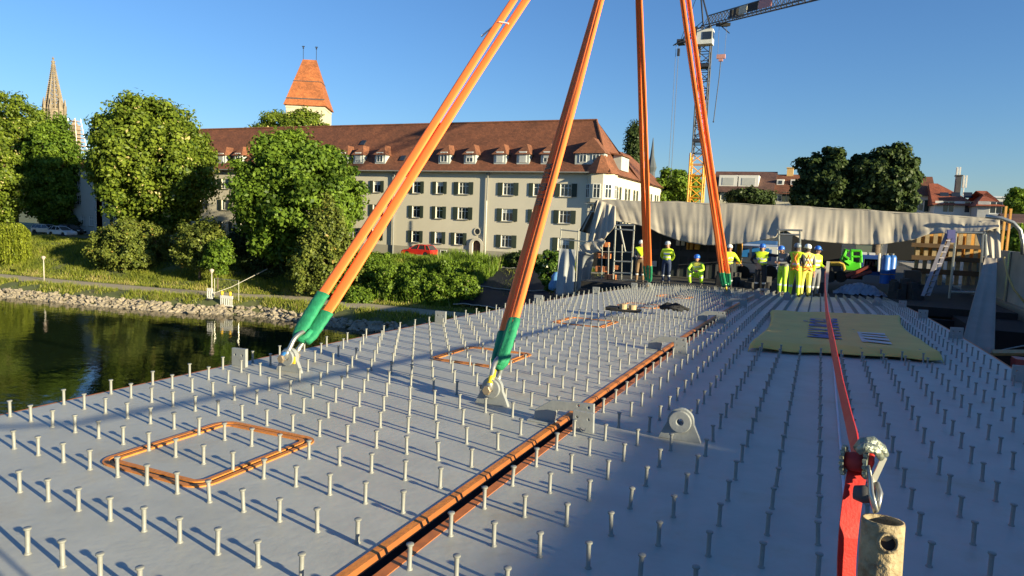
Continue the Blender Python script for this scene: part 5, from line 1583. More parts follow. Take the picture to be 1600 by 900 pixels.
for j in range(7):
    v = j/6
    for i in range(41):
        u = i/40; a = tl.lerp(tr, u)
        px, py, _ = prj(a); a = at(932+u*629, interp(TOPL, 932+u*629), 30)
        vs.append((a.x, 30+v*3.2, a.z+.03*math.sin(u*40)-.10*math.sin(PI*v)-v*.15))
m.add(vs, [(j*41+i, j*41+i+1, (j+1)*41+i+1, (j+1)*41+i) for j in range(6) for i in range(40)])
o = TO(m.obj('roof_sheet', M_tarp, tent, smooth=True)); o.modifiers.new('s', 'SOLIDIFY').thickness = .03
# left fan of sheet hanging down from the corner
def fan(name, apex, foot, Y0, Y1, mt, par, folds=9, amp=.12):
    m = MB(); n = 40; k = 14; vs = []
    for j in range(k+1):
        v = j/k
        for i in range(n+1):
            u = i/n
            fx = float(np.interp(u, np.linspace(0, 1, len(foot)), [p[0] for p in foot])); fy = float(np.interp(u, np.linspace(0, 1, len(foot)), [p[1] for p in foot]))
            ax_ = float(np.interp(u, [0, 1], [apex[0][0], apex[1][0]])); ay_ = float(np.interp(u, [0, 1], [apex[0][1], apex[1][1]]))
            Y = Y0+(Y1-Y0)*v+amp*v**.7*math.sin(u*folds*2*PI)+.4*amp*math.sin(u*folds*4.3+v*3)
            vs.append(at(ax_+(fx-ax_)*v, ay_+(fy-ay_)*v, Y))
    m.add(vs, [(j*(n+1)+i, (j+1)*(n+1)+i, (j+1)*(n+1)+i+1, j*(n+1)+i+1) for j in range(k) for i in range(n)])
    o = m.obj(name, mt, par, smooth=True); o.modifiers.new('s', 'SOLIDIFY').thickness = .02
    return o
TO(fan('corner_sheet', ((934, 312), (962, 322)), [(915, 393), (930, 390), (945, 372), (962, 352)], 29.9, 29.2, M_tarp, tent, 4, .08))
TO(fan('side_sheet', ((932, 313), (936, 314)), [(905, 361), (912, 363), (924, 366)], 30.1, 33.5, M_tarpg, tent, 2, .1))
TO(fan('sheet_roll', ((902, 384), (940, 372)), [(908, 392), (925, 397), (938, 392), (946, 376)], 29.0, 28.9, M_tarp, tent, 3, .05))
TO(fan('right_corner_sheet', ((1520, 346), (1562, 342)), [(1537, 402), (1545, 398), (1553, 408), (1564, 408)], 29.9, 29.3, M_tarp, tent, 3, .045))
# big grey debris sheets
o = fan('debris_sheet', ((874, 388), (899, 390)), [(868, 463), (878, 462), (888, 460), (897, 457)], 28.6, 28.4, M_tarpg, None, 2, .05); tag(o, 'upright light grey debris sheet at the left end of the scaffold', 'debris sheet')
o = fan('debris_sheet', ((901, 392), (928, 398)), [(899, 458), (907, 452), (915, 445), (922, 438)], 29.2, 29.6, M_tarpg, None, 2, .05); tag(o, 'shaded slanting debris sheet beside the light grey one', 'debris sheet')
o = fan('hanging_sheet', ((1539, 402), (1558, 404)), [(1502, 540), (1515, 548), (1530, 548), (1554, 552)], 27.5, 20, mat('dusty_grey_sheet', (.30, .255, .21), .8, .12, 1, bump=.3, bscale=2), None, 2, .08); tag(o, 'dusty grey sheet hanging from the right tent corner down past the deck edge', 'debris sheet')

# scaffold
def pole(m, px0, py0, px1, py1, Y, r=.028, Y2=None): m.tube([at(px0, py0, Y), at(px1, py1, Y2 or Y)], r, 6)
def sobj(m, name, lab, cat='scaffold', mt=M_galv):
    o = m.obj(name, mt); tag(o, lab, cat); return o
m = MB()
for (a, b, c, d) in ((962, 352, 958, 436), (991, 352, 986, 436), (962, 352, 991, 352), (958, 426, 986, 427), (962, 358, 992, 360), (968, 352, 977, 393), (959, 408, 987, 409)): pole(m, a, b, c, d, 28.2, .035)
sobj(m, 'scaffold_frame', 'grey steel scaffold frame standing beside the worker in brown trousers')
m = MB()
for (a, b, c, d) in ((877, 357, 874, 392), (904, 357, 899, 462), (877, 359, 904, 362), (877, 374, 922, 378), (922, 372, 930, 386)): pole(m, a, b, c, d, 28.5, .028)
sobj(m, 'scaffold_frame', 'thin scaffold tubes rising above the light grey debris sheet')
m = MB()
for (a, b, c, d) in ((912, 318, 932, 318), (915, 331, 930, 331), (917, 318, 917, 331), (928, 318, 928, 331)): pole(m, a, b, c, d, 30.5, .022)
sobj(m, 'railing', 'small guard rail tubes at the left tip of the tent')
m = MB()
for (a, b, c, d) in ((1217, 359, 1217, 452), (1250, 360, 1250, 420), (1214, 359, 1254, 360), (1217, 366, 1251, 367)): pole(m, a, b, c, d, 27.4, .035)
sobj(m, 'scaffold_frame', 'pale scaffold portal frame behind the group of workers in yellow')
m = MB()
for (a, b, c, d) in ((1494, 363, 1483, 466), (1537, 363, 1529, 466), (1490, 363, 1540, 364), (1484, 456, 1530, 457), (1540, 366, 1540, 462)): pole(m, a, b, c, d, 28.0, .04)
sobj(m, 'scaffold_frame', 'tall steel scaffold frame at the right end of the tent')
# rail in front of the site
m = MB(); m.tube([at(1060, 414, 27.6), at(1140, 408, 27.6), at(1215, 415, 27.6)], .02, 5); sobj(m, 'guard_rope', 'dark rope railing strung behind the sling that crosses the crane', 'rope', M_black)
# ladder
M_lad = mat('aluminium_ladder', (.26, .24, .27), .5, .1, 3, metal=.2)
lt, lb = at(1486, 362, 27.6), at(1447, 463, 26.8)
m = MB(); dl = (lb-lt)
Ml = Matrix((X_, dl.normalized().cross(X_)*-1, dl.normalized())).transposed()
for s, y_ in ((-.10, 0), (.10, .3)): m.box((lt+lb)/2+X_*s+Vector((0, y_, 0)), (.11, .04, dl.length), M=Ml)
for k in range(11): p = lt+dl*((k+.5)/11); m.tube([p-X_*.12, p+X_*.12+Vector((0, .3, 0))], .022, 5)
sobj(m, 'ladder', 'aluminium ladder leaning against the right scaffold frame', 'ladder', M_lad)
m = MB(); m.box(at(1486, 366, 27.4), (.22, .2, .30)); m.box(at(1489, 374, 27.4), (.12, .15, .22)); sobj(m, 'tool_bag', 'purple and blue bag hanging at the top of the ladder', 'bag', mat('purple_blue_cloth', (.12, .12, .30), .7))
# orange boards and formwork at the left
M_ob = mat('orange_formwork_board', (.60, .20, .07), .7, .15, 4)
for (x0, y0, x1, y1, Y, lab) in ((932, 379, 952, 385, 29.2, 'orange board bundle, upper one left of the scaffold frame'), (932, 397, 954, 403, 29.2, 'orange board bundle, middle one left of the scaffold frame'),
                              (930, 417, 950, 424, 29.0, 'stained orange crate low behind the scaffold tubes'), (944, 430, 962, 436, 28.6, 'small orange timber at the platform edge'), (958, 415, 966, 421, 28.9, 'small orange clamp on the scaffold frame')):
    a, b = at(x0, y1, Y), at(x1, y0, Y)
    m = MB(); n_ = 3
    for k in range(n_):
        u0, u1 = k/n_, (k+.8)/n_
        m.bb(a.x+(b.x-a.x)*u0, a.x+(b.x-a.x)*u1, Y, Y+.25, a.z, b.z)
    sobj(m, 'formwork_board', lab, 'boards', M_ob)
m = MB()
for px in (941, 951, 972): pole(m, px, 382, px-1, 438, 28.9, .025)
pole(m, 930, 393, 990, 394, 29, .02); pole(m, 927, 436, 992, 438, 28.8, .03)
sobj(m, 'scaffold_frame', 'inner scaffold tubes carrying the orange boards')

# dark site containers and machines under the tent
def bbpx(m, x0, y0, x1, y1, Y, dep, mi=0):
    a, b = at(x0, y1, Y), at(x1, y0, Y); m.bb(a.x, b.x, Y, Y+dep, a.z, b.z, mi)
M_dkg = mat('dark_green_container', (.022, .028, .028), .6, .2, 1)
t = thing('site_cabin', 'black-green site cabin behind the crouching worker', 'site cabin', at(1090, 440, 33.5))
def loc(o, t=None): o.location = -Vector(o.parent.location); return o
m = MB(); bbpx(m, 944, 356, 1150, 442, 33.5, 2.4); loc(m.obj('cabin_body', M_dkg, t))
m = MB()
for px in range(1030, 1150, 15): bbpx(m, px, 370, px+1.2, 440, 33.46, .04)
bbpx(m, 1015, 396, 1148, 397.5, 33.44, .05); loc(m.obj('cabin_rib', M_girder, t))
for px, c in ((1056, M_cream), (1064, M_cream)):
    m = MB(); bbpx(m, px, 375.5, px+6, 383.5, 33.40, .05); loc(m.obj('work_light', mat('cream_panel', (.7, .63, .45), .6), t))
for px, w_ in ((1072, 4), (1077, 6), (1085, 8)):
    m = MB(); bbpx(m, px, 378, px+w_, 390, 33.2, .25); loc(m.obj('hanging_jacket', M_cry, t))
m = MB(); bbpx(m, 1018, 408, 1026, 416, 33.3, .05); loc(m.obj('notice_plate', M_white, t))
# white van and blue cabin
t = thing('white_van', 'white site van with blue stripe behind the worker leaning on the frame', 'van', at(1180, 430, 36))
m = MB(); bbpx(m, 1150, 386, 1215, 424, 36, 4.5); loc(m.obj('body', M_wcar, t))
m = MB(); bbpx(m, 1156, 389, 1170, 401, 35.94, .05); bbpx(m, 1174, 388, 1202, 405, 35.95, .04); loc(m.obj('side_panel', mat('bright_blue_paint', (.02, .18, .55), .5), t))
for px in (1160, 1203):
    m = MB(); c = at(px, 426, 35.95); m.lathe([(.15, -.12), (.34, -.12), (.36, 0), (.34, .12), (.15, .12)], 14, c, Matrix.Rotation(PI/2, 3, 'X')); loc(m.obj('wheel', M_tyre, t))
m = MB(); bbpx(m, 1146, 381, 1159, 412, 34.6, .5); sobj(m, 'board_stack', 'upright ochre boards beside the white van', 'boards', M_cry)
m = MB(); bbpx(m, 1200, 390, 1206, 408, 35.7, .1); bbpx(m, 1155, 377, 1214, 380, 35.4, .4); sobj(m, 'blue_rack', 'blue and white steel beams stacked above the van', 'beams', mat('blue_steel', (.05, .15, .42), .5))
# green excavator
M_grn = mat('bright_green_machine', (.10, .62, .03), .4, .1, 2)
t = thing('mini_excavator', 'bright green mini excavator parked under the tent', 'excavator', at(1335, 432, 34))
Yg = 34
m = MB(); poly = [at(p[0], p[1], Yg) for p in ((1322, 423), (1318, 414), (1330, 409), (1345, 409), (1346, 424), (1336, 428))]
m.prism([(p.x, p.z) for p in poly], Yg, Yg+1.3); loc(m.obj('bonnet', M_grn, t, bevel=.05))
m = MB()
for (a, b, c, d) in ((1331, 392, 1331, 410), (1345, 392, 1346, 410), (1330, 392, 1346, 392), (1331, 401, 1346, 401)): pole(m, a, b, c, d, Yg, .05); pole(m, a, b, c, d, Yg+1.2, .05)
bbpx(m, 1330, 390.5, 1346, 392.5, Yg, 1.2); loc(m.obj('cab_frame', M_grn, t))
m = MB(); bbpx(m, 1332, 393, 1344.5, 409, Yg+.03, 1.1); loc(m.obj('cab_glass', M_pane, t))
m = MB(); m.tube([at(1328, 412, Yg-.1), at(1316, 404, Yg-.2), at(1322, 390, Yg-.2), at(1326, 393, Yg-.2)], [.13, .12, .10, .08], 6); m.tube([at(1322, 391, Yg-.2), at(1319, 400, Yg-.25), at(1326, 405, Yg-.3)], .07, 6); loc(m.obj('boom', M_grn, t))
m = MB(); a, b = at(1318, 430, Yg), at(1348, 430, Yg)
for yy in (Yg, Yg+1.1): m.tube([(a.x, yy, a.z+.05), (b.x, yy, a.z+.05)], .2, 8)
loc(m.obj('track', M_tyre, t))
# yellow roller / pump
t = thing('yellow_machine', 'yellow hooded machine left of the green excavator', 'machine', at(1305, 430, 32))
m = MB(); pts = [at(p[0], p[1], 32) for p in ((1290, 412), (1292, 410), (1312, 410), (1320, 413), (1322, 421), (1318, 424), (1316, 416), (1293, 415))]
m.prism([(p.x, p.z) for p in pts], 32, 33.1); loc(m.obj('hood', mat('machine_yellow', (.62, .42, .05), .5), t, bevel=.04))
m = MB(); bbpx(m, 1293, 414, 1315, 432, 32.1, .9); loc(m.obj('engine_block', M_girder, t))
m = MB(); c = at(1297, 432, 31.9); m.lathe([(.1, -.1), (.25, -.1), (.25, .1), (.1, .1)], 12, c, Matrix.Rotation(PI/2, 3, 'X')); c = at(1314, 432, 31.9); m.lathe([(.1, -.1), (.25, -.1), (.25, .1), (.1, .1)], 12, c, Matrix.Rotation(PI/2, 3, 'X')); loc(m.obj('wheel', M_tyre, t))
# blue container open with pinkish goods
t = thing('blue_container', 'blue open-fronted container right of the green excavator', 'container', at(1361, 430, 36))
m = MB(); bbpx(m, 1346, 400.5, 1376, 404, 36, 2.2); bbpx(m, 1346, 404, 1350, 428, 36, 2.2); bbpx(m, 1372, 404, 1376, 428, 36, 2.2); bbpx(m, 1346, 426, 1376, 429, 36, 2.2); bbpx(m, 1349, 404, 1373, 427, 38, .1); loc(m.obj('container_shell', mat('deep_blue_paint', (.02, .07, .30), .5), t))
for i, (a, c) in enumerate(((1353, (.5, .4, .3)), (1358, (.4, .14, .12)), (1362.5, (.4, .16, .14)), (1367, (.55, .5, .42)))):
    m = MB(); bbpx(m, a, 408, a+3.4, 416, 36.6, .4); o = sobj(m, 'carton', ['tan', 'dark red', 'brick red', 'pale'][i]+' carton inside the blue open container', 'carton', mat('carton_%s' % 'abcd'[i], c, .7))
m = MB(); bbpx(m, 1346, 394.5, 1355, 400, 37.5, .6); bbpx(m, 1358, 395.5, 1368, 400, 37.5, .6); sobj(m, 'white_boxes', 'two white boxes on top of the blue open container', 'boxes', M_white)
# blue gas bottles
for k, (px, Y, lab) in enumerate(((1381, 31.0, 'left of the two blue barrels at the platform edge'), (1390, 31.4, 'right of the two blue barrels at the platform edge'))):
    b = at(px, 443, Y); tz = at(px, 396, Y).z
    h = tz-b.z; t = thing('blue_barrel', lab, 'barrel', b)
    MB().lathe([(.02, 0), (.17, 0), (.175, .03), (.175, h*.45), (.185, h*.46), (.175, h*.48), (.175, h*.86), (.14, h*.93), (.05, h*.96)], 16).obj('barrel_body', mat('gas_blue', (.03, .13, .45), .4), t, smooth=True)
    MB().lathe([(.07, h*.95), (.08, h)], 10).obj('collar', M_galv, t)
    MB().lathe([(.179, h*.30), (.179, h*.33)], 16, cap=False).obj('strap_band', mat('tan_strap', (.35, .2, .08), .7), t)
pole_ = MB(); pole(pole_, 1374, 396, 1373, 424, 30.9, .05); sobj(pole_, 'white_tube', 'short white tube standing beside the blue barrels', 'tube', M_white)
# sheeted heap on the platform
rng = np.random.default_rng(9); m = MB(); c0 = at(1345, 440, 30.0); vs = []; nx, ny = 26, 10
for j in range(ny+1):
    for i in range(nx+1):
        u, v = i/nx-.5, j/ny-.5
        h = .42*max(0, 1-(2*u)**2)*max(0, 1-(2*v)**2)+rng.normal()*.03
        vs.append((c0.x+u*1.9, 30.3+v*1.2, PZf+.02+max(0, h)))
m.add(vs, [(j*(nx+1)+i, j*(nx+1)+i+1, (j+1)*(nx+1)+i+1, (j+1)*(nx+1)+i) for j in range(ny) for i in range(nx)])
sobj(m, 'covered_heap', 'grey-blue plastic sheet thrown over a heap in front of the green excavator', 'sheet', mat('blue_grey_sheet', (.20, .25, .33), .35, .3, 3))
m = MB(); m.tube([at(1322, 432, 31.5), at(1358, 416, 31.5)], .09, 6); m.tube([at(1330, 434, 31.2), at(1362, 424, 31.2)], .07, 6); sobj(m, 'red_beam', 'dark red beam leaning between the excavator and the barrels', 'beam', mat('dark_red_steel', (.22, .04, .03), .6))
# dark clutter
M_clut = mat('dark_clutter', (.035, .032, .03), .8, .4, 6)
random.seed(21)
for i, (x0, x1, yb, h) in enumerate(((1120, 1150, 446, 22), (1160, 1200, 448, 24), (1262, 1290, 448, 16), (1395, 1420, 445, 28), (1400, 1440, 452, 24))):
    m = MB()
    for q in range(9):
        px = rand(x0, x1); hh = rand(.3, 1)*h
        a = at(px, yb, 29.5+rand(0, .8)); m.box((a.x, a.y, PZf+hh*.028/2), (rand(.1, .4), rand(.1, .4), hh*.028), rand(0, 3))
    labs = ['dark pile of equipment beside the foot of the sling crossing the crane', 'black generator heap behind the worker leaning on the frame', 'dark toolboxes right of the group of workers', 'black bags beside the blue barrels', 'brown-black box pile left of the ladder foot']
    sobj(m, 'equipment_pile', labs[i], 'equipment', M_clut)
# timber formwork wall on the right, lit from behind
fw = thing('timber_wall', 'tall timber formwork wall glowing in the sun at the right end of the tent', 'timber wall', at(1490, 440, 33))
M_form = mat('formwork_ply', (.72, .36, .08), .7, .2, 2)
m = MB(); bbpx(m, 1428, 366, 1536, 404, 34.5, .06); loc(m.obj('panel', M_form, fw))
m = MB()
for px in range(1432, 1538, 13): bbpx(m, px, 364, px+1.6, 446, 34.2, .12)
loc(m.obj('stud_timber', M_wood, fw))
m = MB()
for py in (384, 404, 425): bbpx(m, 1424, py, 1538, py+1.4, 34.05, .12)
loc(m.obj('waling', mat('dark_timber', (.12, .07, .035), .8), fw))
m = MB(); bbpx(m, 1500, 404, 1560, 470, 34.8, .1); sobj(m, 'grey_panel', 'grey panel behind the right scaffold frame', 'panel', M_tarpg)
m = MB(); bbpx(m, 1508, 345, 1545, 405, 44, .1); bbpx(m, 1566, 322, 1571, 400, 40, .2); bbpx(m, 1574, 326, 1579, 400, 40, .2); sobj(m, 'timber_posts', 'upright ochre timbers behind the right corner of the tent', 'timbers', M_form)
m = MB(); bbpx(m, 1412, 424, 1440, 448, 30.5, .5); sobj(m, 'timber_crate', 'dark brown crate left of the ladder', 'crate', mat('dark_crate', (.07, .05, .035), .85))
# added for the dark shade inside the tent: black netting
m = MB(); bbpx(m, 1235, 352, 1318, 412, 36.4, .05); o = sobj(m, 'shade_backing', 'dark netting hanging behind the group of workers', 'backing', M_black)
m = MB(); bbpx(m, 1385, 352, 1440, 406, 36.2, .05); o = sobj(m, 'shade_backing', 'dark netting hanging left of the timber wall', 'backing', M_black)

# ================================================================== people
M_skin = mat('skin', (.42, .23, .15), .6, .08, 20)
M_hv = mat('hi_vis_yellow', (.62, .80, .02), .6, .08, 8)
M_hvo = mat('hi_vis_dull_yellow', (.62, .58, .10), .6, .1, 8)
M_hvg = mat('hi_vis_green', (.38, .66, .03), .6, .1, 8)
M_refl = mat('reflective_tape', (.62, .62, .60), .35, .05, 8)
M_orgv = mat('hi_vis_orange', (.85, .20, .03), .6)
M_jean = mat('dark_jeans', (.025, .04, .09), .8, .2, 10)
M_brown = mat('brown_trousers', (.20, .12, .06), .8, .15, 10)
M_blackc = mat('black_cloth', (.018, .018, .022), .8)
M_greyc = mat('grey_cloth', (.16, .16, .17), .8)
M_shoe = mat('work_boots', (.05, .04, .03), .7)
M_hair = mat('hair', (.06, .04, .025), .8)
M_hw, M_hb, M_hd, M_hg = mat('helmet_white', (.72, .72, .70), .3), mat('helmet_blue', (.03, .14, .55), .3), mat('helmet_dark', (.16, .19, .23), .35), mat('helmet_pale_grey', (.42, .45, .50), .35)

def person(label, px, pyf, Y, pose, top, trousers, helmet, face=0., vest=None, H=1.76, zf=None, arms=None, group=None, bands=True, sleeves=None):
    '''one continuous skinned body, coloured by region; face = turn about Z (0 looks at the camera)'''
    loc_ = at(px, pyf, Y)
    if zf is not None: loc_.z = zf
    t = thing('person', label, 'person', loc_, face, group)
    s = H/1.76
    P = dict(pelvis=(0, 0, .96), waist=(0, .01, 1.10), chest=(0, .0, 1.30), neck=(0, -.0, 1.48), head=(0, -.03, 1.60), crown=(0, -.01, 1.70))
    R = dict(pelvis=(.155, .115), waist=(.14, .105), chest=(.165, .12), neck=(.055, .055), head=(.078, .09), crown=(.07, .08))
    for sd, q in ((-1, 'L'), (1, 'R')):
        P['sh'+q] = (sd*.19, .0, 1.40); P['el'+q] = (sd*.25, .03, 1.13); P['wr'+q] = (sd*.25, -.05, .90); P['hd'+q] = (sd*.25, -.08, .83)
        P['hp'+q] = (sd*.10, 0, .90); P['kn'+q] = (sd*.12, -.02, .50); P['an'+q] = (sd*.13, .02, .09); P['to'+q] = (sd*.15, -.15, .045)
        R['sh'+q] = (.068, .062); R['el'+q] = (.048, .048); R['wr'+q] = (.034, .03); R['hd'+q] = (.036, .02)
        R['hp'+q] = (.105, .11); R['kn'+q] = (.068, .07); R['an'+q] = (.05, .052); R['to'+q] = (.046, .035)
    for k, v in pose.items(): P[k] = v
    for k in R:
        if k[:2] not in ('he', 'cr', 'ne', 'hd', 'wr'): R[k] = (R[k][0]*1.13, R[k][1]*1.12)
    order = list(P.keys()); idx = {k: i for i, k in enumerate(order)}
    E = [('pelvis', 'waist'), ('waist', 'chest'), ('chest', 'neck'), ('neck', 'head'), ('head', 'crown')]
    for q in 'LR': E += [('chest', 'sh'+q), ('sh'+q, 'el'+q), ('el'+q, 'wr'+q), ('wr'+q, 'hd'+q), ('pelvis', 'hp'+q), ('hp'+q, 'kn'+q), ('kn'+q, 'an'+q), ('an'+q, 'to'+q)]
    V = [Vector(P[k])*s for k in order]; RR = [R[k] for k in order]
    edges = [(idx[a], idx[b]) for a, b in E]; fing = []
    for q, sd in (('L', -1), ('R', 1)):
        h = V[idx['hd'+q]]; wv = V[idx['wr'+q]]; d = (h-wv).normalized(); acr = d.cross(Vector((sd*1., 0, .15))).normalized()
        for f in range(4):
            b0 = h+d*.03+acr*(f-1.5)*.019; ln = (.058, .066, .062, .048)[f]
            i0 = len(V); V += [b0, b0+d*ln*.6+Vector((-sd*.006, 0, 0)), b0+d*ln+Vector((-sd*.02, 0, 0))]; RR += [(.010, .010), (.009, .009), (.0075, .0075)]
            edges += [(idx['hd'+q], i0), (i0, i0+1), (i0+1, i0+2)]
        i0 = len(V); b0 = h-d*.02-acr*.035; V += [b0, b0+d*.035-acr*.014]; RR += [(.012, .012), (.009, .009)]; edges += [(idx['hd'+q], i0), (i0, i0+1)]
    me = bpy.data.meshes.new('b'); me.from_pydata([tuple(v) for v in V], edges, [])
    ob = bpy.data.objects.new('b', me); COL.objects.link(ob)
    sk = ob.modifiers.new('skin', 'SKIN'); sk.use_smooth_shade = True
    lay = me.skin_vertices[0].data if me.skin_vertices else None
    if lay is None:
        bmm = bmesh.new(); bmm.from_mesh(me); bmm.verts.layers.skin.verify(); bmm.to_mesh(me); bmm.free(); lay = me.skin_vertices[0].data
    for i, r_ in enumerate(RR): lay[i].radius = (r_[0]*s, r_[1]*s); lay[i].use_root = (i == 0)
    sb_ = ob.modifiers.new('sub', 'SUBSURF'); sb_.levels = 2; sb_.render_levels = 2
    dg = bpy.context.evaluated_depsgraph_get()
    body = bpy.data.meshes.new_from_object(ob.evaluated_get(dg)); bpy.data.objects.remove(ob)
    body.name = 'body'; body.materials.clear()
    tm, lm = top, trousers
    for mm in (M_skin, sleeves or tm, lm, M_shoe, tm, M_refl): body.materials.append(mm)
    bones = [(V[a], V[b], n) for (a, b), n in zip(edges, [e for e in E]+[('f', 'f')]*40)]
    def seg(p, a, b):
        ab = b-a; u_ = max(0, min(1, (p-a).dot(ab)/max(1e-9, ab.dot(ab)))); return (p-(a+ab*u_)).length
    tor = []
    for f in body.polygons:
        c = f.center; best = min(((seg(c, a, b)/(.5+.5*1), n) for a, b, n in bones), key=lambda z: z[0])[1]
        n0, n1 = best
        if n0 == 'f' or n0.startswith('wr') or n0 == 'head' or n0 == 'neck': k = 0
        elif n0[:2] in ('sh', 'el'): k = 1
        elif n0[:2] in ('hp', 'kn'): k = 2
        elif n0[:2] == 'an': k = 3
        elif n0 == 'pelvis' and n1[:2] == 'hp': k = 2
        else: k = 4; tor.append(f.index)
        if k == 4 and c.z < V[0].z-.02: k = 2
        if bands and k == 2 and n0[:2] == 'kn' and abs((c-V[idx['kn'+n0[2]]]).length-.16) < .035: k = 5
        if bands and k == 4 and not vest and (abs(c.z-V[idx['waist']].z) < .025 or abs(c.z-V[idx['waist']].z-.14) < .022): k = 5
        f.material_index = k
    link('body', body, t)
    if vest:
        bmm = bmesh.new(); bmm.from_mesh(body); bmm.faces.ensure_lookup_table()
        keep = set(tor)
        for f in list(bmm.faces):
            if f.index not in keep: pass
        bmesh.ops.delete(bmm, geom=[f for f in bmm.faces if f.index not in keep], context='FACES')
        bmm.normal_update()
        for v in bmm.verts: v.co += v.normal*.022
        vm = bpy.data.meshes.new('vest'); bmm.to_mesh(vm); bmm.free(); vm.materials.clear()
        for mm in (vest, M_refl): vm.materials.append(mm)
        wz = V[idx['waist']].z
        for f in vm.polygons:
            z = f.center.z; f.material_index = 1 if (abs(z-wz+.01) < .024 or abs(z-wz-.12) < .022) else 0
        vo = link('vest', vm, t); vo.modifiers.new('s', 'SOLIDIFY').thickness = .008
    hd = V[idx['head']]; cr = V[idx['crown']]; up = (cr-hd).normalized(); Mh = up.to_track_quat('Z', 'Y').to_matrix()
    m = MB(); m.lathe([(.108, 0), (.115, .01), (.112, .05), (.097, .09), (.064, .122), (.02, .135)], 18, hd+up*.045, Mh)
    m.add([hd+up*.05+Vector((.118*math.sin(a), -.118*math.cos(a), .005)) for a in np.linspace(-1, 1, 7)]+[hd+up*.04+Vector((.13*math.sin(a*.8), -.175*math.cos(a*.8), -.005)) for a in np.linspace(-1, 1, 7)], [(i, i+1, 8+i, 7+i) for i in range(6)])
    m.obj('helmet', helmet, t, smooth=True)
    m = MB(); m.lathe([(.086, -.06), (.096, .0), (.096, .06)], 12, hd+Vector((0, .012, 0)), Mh, cap=False)
    m2 = MB(); m2.lathe([(.006, -.018), (.016, -.012), (.010, .02)], 6, hd+Vector((0, -.095, -.01)), Mh); m2.lathe([(.028, -.003), (.026, .003)], 8, hd+Vector((0, -.082, -.05))); o = m2.obj('nose', M_skin, t)
    for sd in (-1, 1):
        m2 = MB(); m2.lathe([(.002, -.008), (.011, 0), (.002, .008)], 6, hd+Vector((sd*.03, -.083, .012))); m2.obj('eye', M_hair, t)
        m2 = MB(); m2.lathe([(.004, -.028), (.014, 0), (.004, .03)], 6, hd+Vector((sd*.09, 0, -.005))); m2.obj('ear', M_skin, t)
    m3 = MB(); vs = [Vector((.094*math.cos(a), .02+.094*math.sin(a), z)) for z in (-.07, .06) for a in np.linspace(.15, PI-.15, 9)]
    m3.add([hd+v for v in vs], [(i, i+1, 10+i, 9+i) for i in range(8)]); m3.obj('hair', M_hair, t)
    return t
zD = lambda Y, X=-1.: dz(Y, X)
hip = dict(elR=(.36, .06, 1.17), wrR=(.21, -.02, 1.03), hdR=(.17, -.04, .99))
person('worker in white helmet, yellow vest and brown trousers standing behind the almost upright sling', 999, 440, 28.3, dict(hdL=(-.10, -.20, 1.05), wrL=(-.15, -.17, 1.03), hdR=(.08, -.22, 1.06), wrR=(.14, -.17, 1.04)), M_greyc, M_brown, M_hw, .15, vest=M_hv, zf=PZf)
person('worker in grey-blue helmet with yellow jacket and dark jeans, hands behind the back', 1040, 443, 28.6, dict(elR=(.27, .05, 1.14), wrR=(.17, .14, .98), hdR=(.10, .17, .95), elL=(-.27, .05, 1.14), wrL=(-.17, .14, .98), hdL=(-.10, .17, .95)), M_hv, M_jean, M_hg, -.1, zf=PZf)
crouch = dict(pelvis=(0, .22, .42), waist=(0, .15, .55), chest=(0, .02, .72), neck=(0, -.06, .88), head=(0, -.11, .99), crown=(0, -.11, 1.09),
              shL=(-.19, -.02, .80), shR=(.19, -.02, .80), elL=(-.29, -.14, .60), elR=(.27, -.18, .60), wrL=(-.18, -.34, .52), wrR=(.10, -.36, .56), hdL=(-.13, -.39, .50), hdR=(.04, -.39, .56),
              hpL=(-.11, .20, .38), hpR=(.11, .20, .38), knL=(-.24, -.22, .50), knR=(.20, -.20, .48), anL=(-.22, .02, .08), anR=(.20, .04, .08), toL=(-.24, -.15, .045), toR=(.22, -.14, .045))
person('crouching worker in blue helmet and yellow jacket at the end of the deck', 1087, 446, 26.2, crouch, M_hvo, M_hvg, M_hb, 0, sleeves=M_hvg)
person('worker in white helmet and yellow jacket half hidden by the leaning distant sling', 1136, 445, 28.2, dict(elR=(.34, .0, 1.20), wrR=(.42, -.14, 1.03), hdR=(.45, -.18, 1.0), hdL=(-.1, -.2, 1.0), wrL=(-.16, -.15, 1.0)), M_hv, M_blackc, M_hw, .3, zf=PZf)
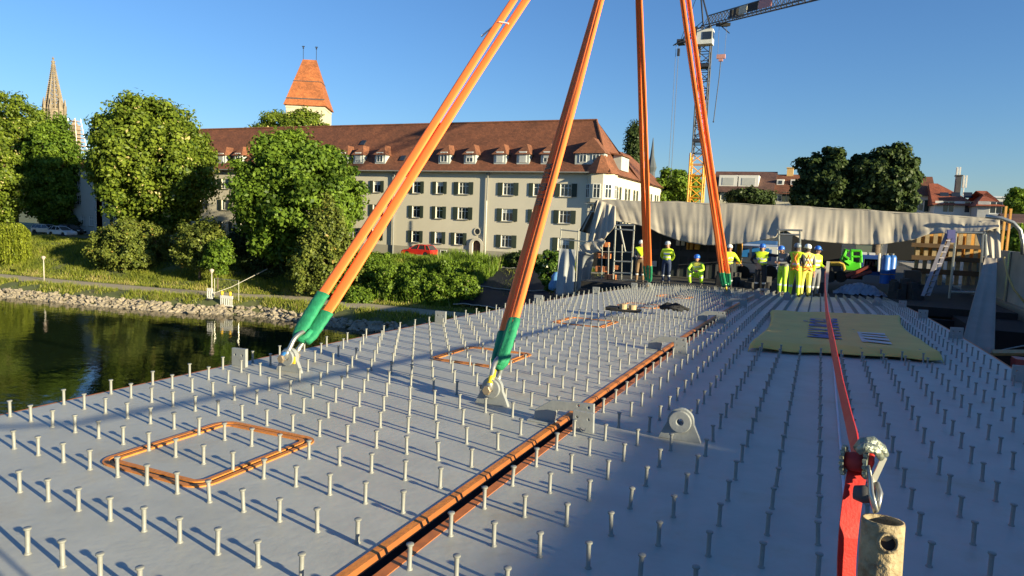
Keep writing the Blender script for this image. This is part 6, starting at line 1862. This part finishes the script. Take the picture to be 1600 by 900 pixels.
person('worker in blue helmet and yellow vest, one hand on hip, other arm on the frame', 1187, 450, 26.4, dict(elL=(-.38, .06, 1.17), wrL=(-.23, -.02, 1.02), hdL=(-.19, -.04, .99), elR=(.44, .0, 1.36), wrR=(.68, -.02, 1.40), hdR=(.75, -.02, 1.42)), M_blackc, M_blackc, M_hb, 0, vest=M_hv, zf=zD(26.4))
person('worker in dark top and greenish yellow trousers bending left behind the group', 1221, 457, 25.6, dict(neck=(0, -.08, 1.44), head=(0, -.14, 1.53), crown=(0, -.15, 1.63), wrL=(-.12, -.25, 1.12), hdL=(-.08, -.30, 1.12), wrR=(.12, -.25, 1.12), hdR=(.08, -.30, 1.12)), M_greyc, M_hvg, M_hb, -.8, zf=zD(25.6))
w7 = person('worker seen from behind in dark helmet, yellow vest with orange harness and bright yellow trousers', 1240, 461, 24.4, dict(wrL=(-.16, -.22, 1.08), hdL=(-.1, -.26, 1.08), wrR=(.16, -.22, 1.08), hdR=(.1, -.26, 1.08)), M_hvg, M_hv, M_hd, PI-.3, vest=M_hv, zf=zD(24.4), sleeves=M_blackc)
w8 = person('worker in pale helmet and dull yellow and grey overalls, back to the camera', 1257, 460, 24.8, dict(wrL=(-.16, -.22, 1.08), hdL=(-.1, -.26, 1.08), wrR=(.16, -.22, 1.08), hdR=(.1, -.26, 1.08)), M_hvo, M_hvo, M_hw, PI+.5, zf=zD(24.8), sleeves=M_greyc)
person('worker in blue helmet and yellow jacket looking right, rightmost of the group', 1272, 455, 26.0, dict(wrR=(.14, -.22, 1.05), hdR=(.1, -.27, 1.05)), M_hv, M_greyc, M_hb, .9, zf=zD(26))
for wk in (w7, w8):
    m = MB()
    for s in (-1, 1):
        m.tube([(s*.08, .155, 1.44), (-s*.02, .17, 1.25), (-s*.12, .15, 1.02)], .016, 5); 
        m.tube([(s*.14, .02, .80), (s*.20, .02, .86), (s*.1, .14, .90), (0, .15, .96)], .018, 5)
    m.tube([(.17*math.cos(a), .135*math.sin(a)+.01, 1.0) for a in np.linspace(0, 2*PI, 15)], .024, 5)
    m.obj('safety_harness', M_orgv, wk, smooth=True)
